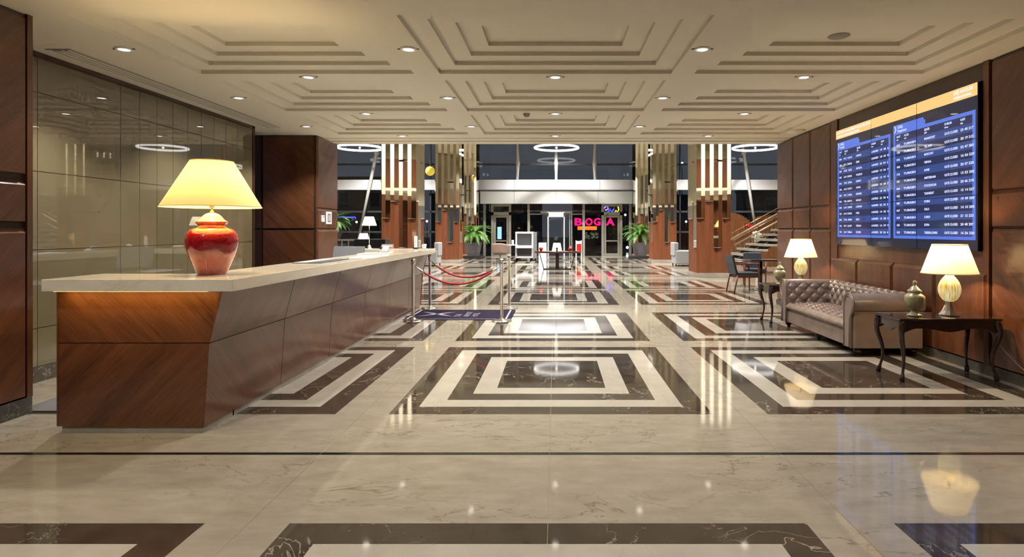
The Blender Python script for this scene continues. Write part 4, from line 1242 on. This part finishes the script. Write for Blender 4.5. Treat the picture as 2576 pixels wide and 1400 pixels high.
# red sign and white flowers behind the stairs
t = thing('red_sign', 'small glowing red sign seen through the stair railing', 'sign', at(1885, 567, 22.8))
a = MB(); a.box(-.17, .17, 0, .03, -.075, .075, 'black'); a.build('sign_box', t)
a = MB(); text_into(a, 'TAXI', .15, 'red_neon', frame_m((-.15, -.005, -.055), (1, 0, 0), (0, 0, 1)), width=.30, bold=.004); a.build('sign_lettering', t, fix=False)
t = thing('flower_vase', 'white flower bunch in a tall vase behind the stair balusters', 'flower arrangement', (at(1905, 0, 22.6).x, 22.6, 0))
a = MB(); a.lathe([(.0001, .0), (.12, 0), (.05, .3), (.06, .7), (.09, .95), (.0001, .95)], 'pale_grey', n=16); a.build('vase', t)
rn = random.Random(2); a = MB()
for k in range(40):
    v = Vector((rn.gauss(0, 1), rn.gauss(0, 1), rn.gauss(0, 1))).normalized() * rn.uniform(.05, .2); a.sphere((v.x, v.y, 1.2 + v.z), .05, 'flower', 5)
a.build('blossoms', t)


# ------------------------------------------------------------------ dining chairs and table beyond the right wall
def arm_chair(loc, rz, label):
    t = thing('dining_armchair', label, 'chair', loc, rz, 'leather armchairs at the small table')
    # faces +x locally
    a = MB(); a.box(-.24, .26, -.24, .24, .40, .47, 'leather_navy'); a.build('seat', t, bevel=.02)
    a = MB(); a.add([(-.30, -.24, .42), (-.24, -.24, .42), (-.24, .24, .42), (-.30, .24, .42), (-.40, -.23, .86), (-.35, -.23, .86), (-.35, .23, .86), (-.40, .23, .86)],
                    [(0, 3, 2, 1), (4, 5, 6, 7), (0, 1, 5, 4), (1, 2, 6, 5), (2, 3, 7, 6), (3, 0, 4, 7)], 'leather_navy'); a.build('backrest', t, bevel=.02)
    a = MB(); a.box(-.25, .25, -.235, .235, .35, .405, 'chair_wood'); a.build('seat_frame', t)
    for s in (-1, 1):
        a = MB(); a.tube([(.24, s * .25, .0), (.24, s * .25, .40), (.22, s * .27, .66)], [.014, .022, .02], 'chair_wood', n=8); a.build('leg', t)
        a = MB(); a.tube([(-.34, s * .22, .0), (-.26, s * .23, .40)], [.014, .022], 'chair_wood', n=8); a.build('leg', t)
        a = MB(); a.tube([(-.33, s * .25, .66), (-.05, s * .275, .68), (.24, s * .27, .665)], [.016, .022, .022], 'chair_wood', n=8); a.build('armrest', t)
    return t


arm_chair((4.42, 13.95, 0), .12, 'dark leather armchair with wood arms, turned sideways near the stairs')
arm_chair((5.10, 15.3, 0), -PI / 2 - .2, 'navy leather armchair facing the camera behind the small table')
t = thing('dining_table', 'small dark table between the two leather armchairs', 'table', (5.0, 14.5, 0))
a = MB(); a.box(-.35, .42, -.33, .33, .705, .735, 'mahogany'); a.build('tabletop', t, bevel=.005)
a = MB(); a.tube([(0, 0, .03), (0, 0, .71)], .035, 'black'); a.build('pole', t)
a = MB(); a.lathe([(.0001, 0), (.22, 0), (.22, .015), (.04, .035), (.0001, .036)], 'black', n=24); a.build('base', t)

# ------------------------------------------------------------------ things on the desk
zc = zt1
t = thing('desk_lamp', 'slim chrome desk lamp with a small ivory shade on the far counter', 'table lamp', (at(929, 0, 10.85).x, 10.85, zc))
a = MB(); a.lathe([(.0001, 0), (.055, 0), (.055, .008), (.045, .012), (.040, .03), (.028, .06), (.010, .075), (.0001, .076)], 'chrome', n=24); a.build('base', t)
a = MB(); a.tube([(0, 0, .07), (0, 0, .50)], .005, 'chrome'); a.build('pole', t)
a = shade_mesh(.130, .078, .425, .585, 'shade_white', n=32); a.build('lamp_shade', t, fix=False)
point('lamp_bulb_light', (at(929, 0, 10.85).x, 10.85, zc + .50), 11, (1, .85, .6), .03)
a = MB(); Pb = at(977, 0, 10.9)
a.add([(-.12, 0, 0), (.12, 0, 0), (.105, .03, .085), (-.105, .03, .085), (-.12, .01, 0), (.12, .01, 0), (.105, .04, .085), (-.105, .04, .085)], [(0, 1, 2, 3), (7, 6, 5, 4), (0, 4, 5, 1), (1, 5, 6, 2), (2, 6, 7, 3), (3, 7, 4, 0)], 'tan')
a.box(-.10, .10, .012, .016, .02, .03, 'white'); a.add([(-.09, .005, .045), (.09, .005, .045), (.085, .012, .06), (-.085, .012, .06)], [(0, 1, 2, 3)], 'white')
tag(a.build('name_stand', loc=(Pb.x, 10.82, zc)), 'small tilted acrylic sign on the far counter', 'sign')
t = thing('table_sign', 'tall narrow white sign on a black foot at the counter end', 'sign', (at(1046, 0, 10.75).x, 10.75, zc))
a = MB(); a.box(-.028, .028, -.004, .004, .02, .235, 'white'); a.box(-.006, .006, -.006, -.003, .08, .17, 'pale_grey'); a.build('sign_panel', t)
a = MB(); a.box(-.04, .04, -.03, .03, 0, .028, 'black'); a.build('foot', t)
a = MB(); a.lathe([(.0001, 0), (.04, 0), (.06, .05), (.065, .09), (.06, .09), (.05, .05), (.0001, .01)], 'white', n=20)
rn = random.Random(4)
for k in range(12): a.sphere((rn.uniform(-.05, .05), rn.uniform(-.05, .05), .09 + rn.uniform(0, .05)), .028, 'white', 5)
tb_ = tag(a.build('tissue_bowl', loc=(at(1067, 0, 10.6).x, 10.6, zc)), 'white bowl heaped with white sweets at the far counter corner', 'bowl')
tb_.scale = (.6, .6, .6)
# desk phone, tray, papers, folder, monitor
a = MB(); a.add([(-.06, -.07, 0), (.06, -.07, 0), (.06, .07, 0), (-.06, .07, 0), (-.06, -.07, .03), (.06, -.07, .03), (.05, .07, .09), (-.05, .07, .09)], [(0, 3, 2, 1), (4, 5, 6, 7), (0, 1, 5, 4), (1, 2, 6, 5), (2, 3, 7, 6), (3, 0, 4, 7)], 'pale_grey')
a.box(-.07, -.035, -.06, .06, .05, .08, 'black'); tag(a.build('desk_phone', loc=(-2.66, 9.3, zc), bevel=.004), 'grey and black desk phone on the counter near its far end', 'phone')
a = MB(); a.box(-.16, .16, -.20, .20, 0, .012, 'pale_grey'); a.box(-.15, .15, -.19, .19, .012, .014, 'white'); tag(a.build('letter_tray', loc=(-2.62, 8.55, zc)), 'flat white paper tray on the counter before the phone', 'tray')
a = MB(); a.box(-.15, .12, -.22, .22, 0, .004, 'white'); tag(a.build('paper_sheet', loc=(-2.40, 7.6, zc)), 'white sheet of paper on the counter edge', 'paper')
a = MB(); a.box(-.15, .15, -.42, .42, 0, .008, 'dark_grey'); a.box(-.14, -.005, -.41, .41, .008, .0095, 'pale_grey'); tag(a.build('open_folder', loc=(-2.56, 6.55, zc), bevel=.002), 'open dark folder lying on the counter between lamp and paper', 'folder')
t = thing('computer_monitor', 'grey computer monitor leaning back behind the desk beside the pillar', 'monitor', (-3.28, 9.35, .76), -.15)
a = MB(); a.add([(-.26, .0, .10), (.26, .0, .10), (.26, .10, .43), (-.26, .10, .43), (-.26, .025, .10), (.26, .025, .10), (.26, .125, .43), (-.26, .125, .43)], [(0, 1, 2, 3), (7, 6, 5, 4), (0, 4, 5, 1), (1, 5, 6, 2), (2, 6, 7, 3), (3, 7, 4, 0)], 'grey'); a.build('screen_housing', t, bevel=.005)
a = MB(); a.tube([(0, .06, .01), (0, .06, .25)], .02, 'dark_grey'); a.box(-.12, .12, -.02, .16, 0, .012, 'dark_grey'); a.build('stand', t)

# lounge behind the desk
a = MB(); a.box(-.42, .42, -.25, .25, 0, 1.20, 'black'); tag(a.build('dark_cabinet', loc=(-5.0, 16.3, 0), bevel=.01), 'tall dark cabinet standing beyond the desk lamp', 'cabinet')
t = thing('floor_lamp', 'second ivory lamp shade glowing beyond the desk lamp', 'lamp', (at(915, 0, 17.5).x, 17.5, 0))
a = MB(); a.lathe([(.0001, 0), (.14, 0), (.14, .02), (.012, .03), (.012, 1.2), (.0001, 1.2)], 'chrome', n=20); a.build('stand', t)
a = shade_mesh(.155, .105, 1.19, 1.35, 'shade_white', n=32); a.build('lamp_shade', t, fix=False)
point('lamp_bulb_light', (at(915, 0, 17.5).x, 17.5, 1.27), 14, (1, .85, .6), .03)
t = thing('low_railing', 'low metal railing with upright bars at the far left', 'railing', (-8.6, 21.5, 0))
a = MB(); a.box(-1.8, 1.7, -.02, .02, 1.06, 1.12, 'steel'); a.build('top_rail', t)
a = MB(); a.box(-1.8, 1.7, -.02, .02, .5, .54, 'steel'); a.build('lower_rail', t)
for k in range(15):
    a = MB(); a.box(-1.75 + .24 * k, -1.72 + .24 * k, -.015, .015, 0 if k % 7 == 0 else .52, 1.08, 'steel'); a.build('bar', t)

# ------------------------------------------------------------------ street outside
g = MB(); g.box(-60, 60, YF + .3, 120, -.15, -.05, 'asphalt'); g.box(-60, 60, YF + .05, YF + 5, -.06, -.001, 'plinth_stone'); struct(g.build('ground_outside'))


def building(x0, x1, y, h, mat, nx, nz, label, lit=()):
    t = thing('apartment_building', label, 'building', ((x0 + x1) / 2, y, 0), 0, 'buildings across the street')
    w = (x1 - x0) / 2
    a = MB(); a.box(-w, w, 0, 6, 0, h, mat); a.box(-w - .1, w + .1, -.1, 6.1, h, h + .25, mat); a.build('walls', t)
    a = MB()
    for i in range(nx):
        for j in range(nz):
            x = -w + (i + .5) * 2 * w / nx; z = 1.0 + j * (h - 1) / nz
            frame_rect(a, x - .5, x + .5, z, z + 1.4, .06, -.06, .02, 'grey')
            a.box(x - .44, x + .44, -.02, .01, z + .06, z + 1.34, 'win_dark')
    a.build('windows', t)
    return t


building(-27, -15.5, 56, 6.2, 'facade_beige', 4, 2, 'beige house across the street at the far left')
building(-13, -1.5, 62, 5.0, 'facade_grey', 4, 2, 'grey building across the street left of the doors')
building(2, 16, 64, 5.0, 'facade_grey', 5, 2, 'grey building across the street behind the pink sign')
building(20, 36, 60, 5.5, 'facade_grey', 5, 2, 'grey building across the street at the far right')
Y = 45.
t = thing('neon_sign', 'pink neon letter sign across the street right of the doors', 'neon sign', at(1444, 567, Y))
a = MB(); a.box(-.1, 3.3, .05, .12, -.08, .68, 'black'); a.build('backing_board', t)
k = Y / F; a = MB()
for (s_, x0, x1) in (('B', 0, 20), ('O', 28, 47), ('G', 49, 67), ('A', 82, 104), ('Z', 69, 80)):
    text_into(a, s_, .75, 'pink_neon', frame_m((x0 * k, 0, .03), (1, 0, 0), (0, 0, 1)), width=(x1 - x0) * k, bold=.03)
a.build('neon_lettering', t, fix=False)
for x in (.3, 2.9):
    q = MB(); q.box(x - .04, x + .04, .08, .14, -at(1444, 567, Y).z - .05, 0, 'dark_grey'); q.build('post', t)
t = thing('orange_sign', 'small orange lit sign board below the pink neon letters', 'sign', at(1453, 578, 44.))
a = MB(); a.box(0, 1.42, 0, .06, .0, .27, 'orange_neon'); a.build('lit_panel', t)
a = MB(); a.box(-.5, 1.9, .02, .1, .27, .31, 'leaf2'); a.build('frame', t)
a = MB(); a.box(.6, .66, .03, .09, -1.5, .0, 'dark_grey'); a.build('post', t)
t = thing('neon_sign', 'blue and yellow neon sign above the right entrance door', 'neon sign', at(1519, 535, 46.))
a = MB(); kk = 46. / F
a.tube([(0, 0, .35), (.25, 0, .55), (.35, 0, .3), (.1, 0, .2)], .06, 'violet_neon'); a.build('violet_tube', t)
a = MB(); a.tube([(.3, 0, .05), (.5, 0, .25), (.62, 0, .05), (.78, 0, .3)], .06, 'blue_neon'); a.build('blue_tube', t)
a = MB(); a.tube([(.85, 0, .05), (.95, 0, .2), (1.05, 0, .05), (1.15, 0, .25), (1.1, 0, .5)], .045, 'yellow_neon'); a.build('yellow_tube', t)
a = MB(); a.box(.5, .56, .08, .14, -at(1519, 535, 46.).z - .05, .3, 'dark_grey'); a.build('post', t)
t = thing('neon_tube', 'straight blue neon tube across the street at the far left', 'neon sign', at(848, 546, 50.))
a = MB(); a.tube([(-1.5, 0, 0), (1.55, 0, 0), (1.55, 0, -.16)], .05, 'blue_neon'); a.build('tube', t)
a = MB(); a.box(-1.6, 1.65, .06, .12, -.3, .12, 'black'); a.build('backing_board', t)
a = MB(); a.box(0, .06, .08, .14, -2.6, -.3, 'dark_grey'); a.build('post', t)
t = thing('advert_screen', 'light blue lit panel seen through the left entrance door', 'lit panel', at(1256.5, 601, 40.))
a = MB(); a.box(-.14, .14, 0, .05, 0, .82, 'advert'); a.build('panel', t)
a = MB(); a.box(-.2, .2, .02, .08, -.9, .9, 'blue_neon' if False else 'black'); a.build('frame', t)
t = thing('outdoor_planter', 'dark planter with white flowers outside the glass', 'planter', (at(1487, 0, 37.).x, 37., -.001))
a = MB(); a.box(-.38, .38, -.3, .3, 0, .85, 'planter'); a.build('box', t, bevel=.01)
a = MB(); rn = random.Random(8)
for k_ in range(60): a.sphere((rn.uniform(-.4, .4), rn.uniform(-.25, .25), .95 + rn.uniform(0, .32)), .07, 'flower' if k_ % 2 else 'leaf', 5)
a.build('blossoms', t)
for i, (x, y) in enumerate(((1573, 540), (1578, 622), (897, 558), (1074, 556), (1726, 557), (1716, 410), (1245, 586))):
    Pq = at(x, y, 48. if i != 1 else 40); t = thing('street_lamp', 'small bright street light outside, %s' % ('upper one right of the right door', 'low one right of the right door', 'at the far left behind the desk', 'between the left pillars', 'between the right pillars', 'high one between the right pillars', 'beside the light blue panel')[i], 'street lamp', Pq)
    a = MB(); a.sphere((0, 0, 0), .09, 'street_lamp', 8); a.build('lamp_head', t)
    a = MB(); a.tube([(0, .05, .0), (0, .05, -Pq.z - .05)], .03, 'dark_grey', n=6); a.build('pole', t)

# ------------------------------------------------------------------ world, camera, output
w = bpy.data.worlds.new('dusk'); S.world = w; w.use_nodes = True
bg = w.node_tree.nodes['Background']; bg.inputs['Color'].default_value = (.215, .24, .30, 1); bg.inputs['Strength'].default_value = .22
cam = bpy.data.cameras.new('camera'); cam.sensor_width = 36; cam.lens = 36 * F / 2576
cam.shift_x = -(CX - 1288) / 2576; cam.shift_y = -(700 - CY) / 2576
cam.clip_start = .05; cam.clip_end = 300
co = bpy.data.objects.new('camera', cam); COL.objects.link(co); co.location = (0, 0, H); co.rotation_euler = (PI / 2, 0, 0)
S.camera = co
S.view_settings.view_transform = 'Standard'; S.view_settings.look = 'None'; S.view_settings.gamma = 1; S.view_settings.use_curve_mapping = False
S.view_settings.exposure = 0.42
cy = S.cycles
cy.max_bounces = 7; cy.diffuse_bounces = 3; cy.glossy_bounces = 4; cy.transmission_bounces = 5; cy.transparent_max_bounces = 12
cy.sample_clamp_indirect = 6; cy.caustics_reflective = False; cy.caustics_refractive = False
cy.use_denoising = True; cy.use_adaptive_sampling = True; cy.adaptive_threshold = .1; cy.adaptive_min_samples = 12
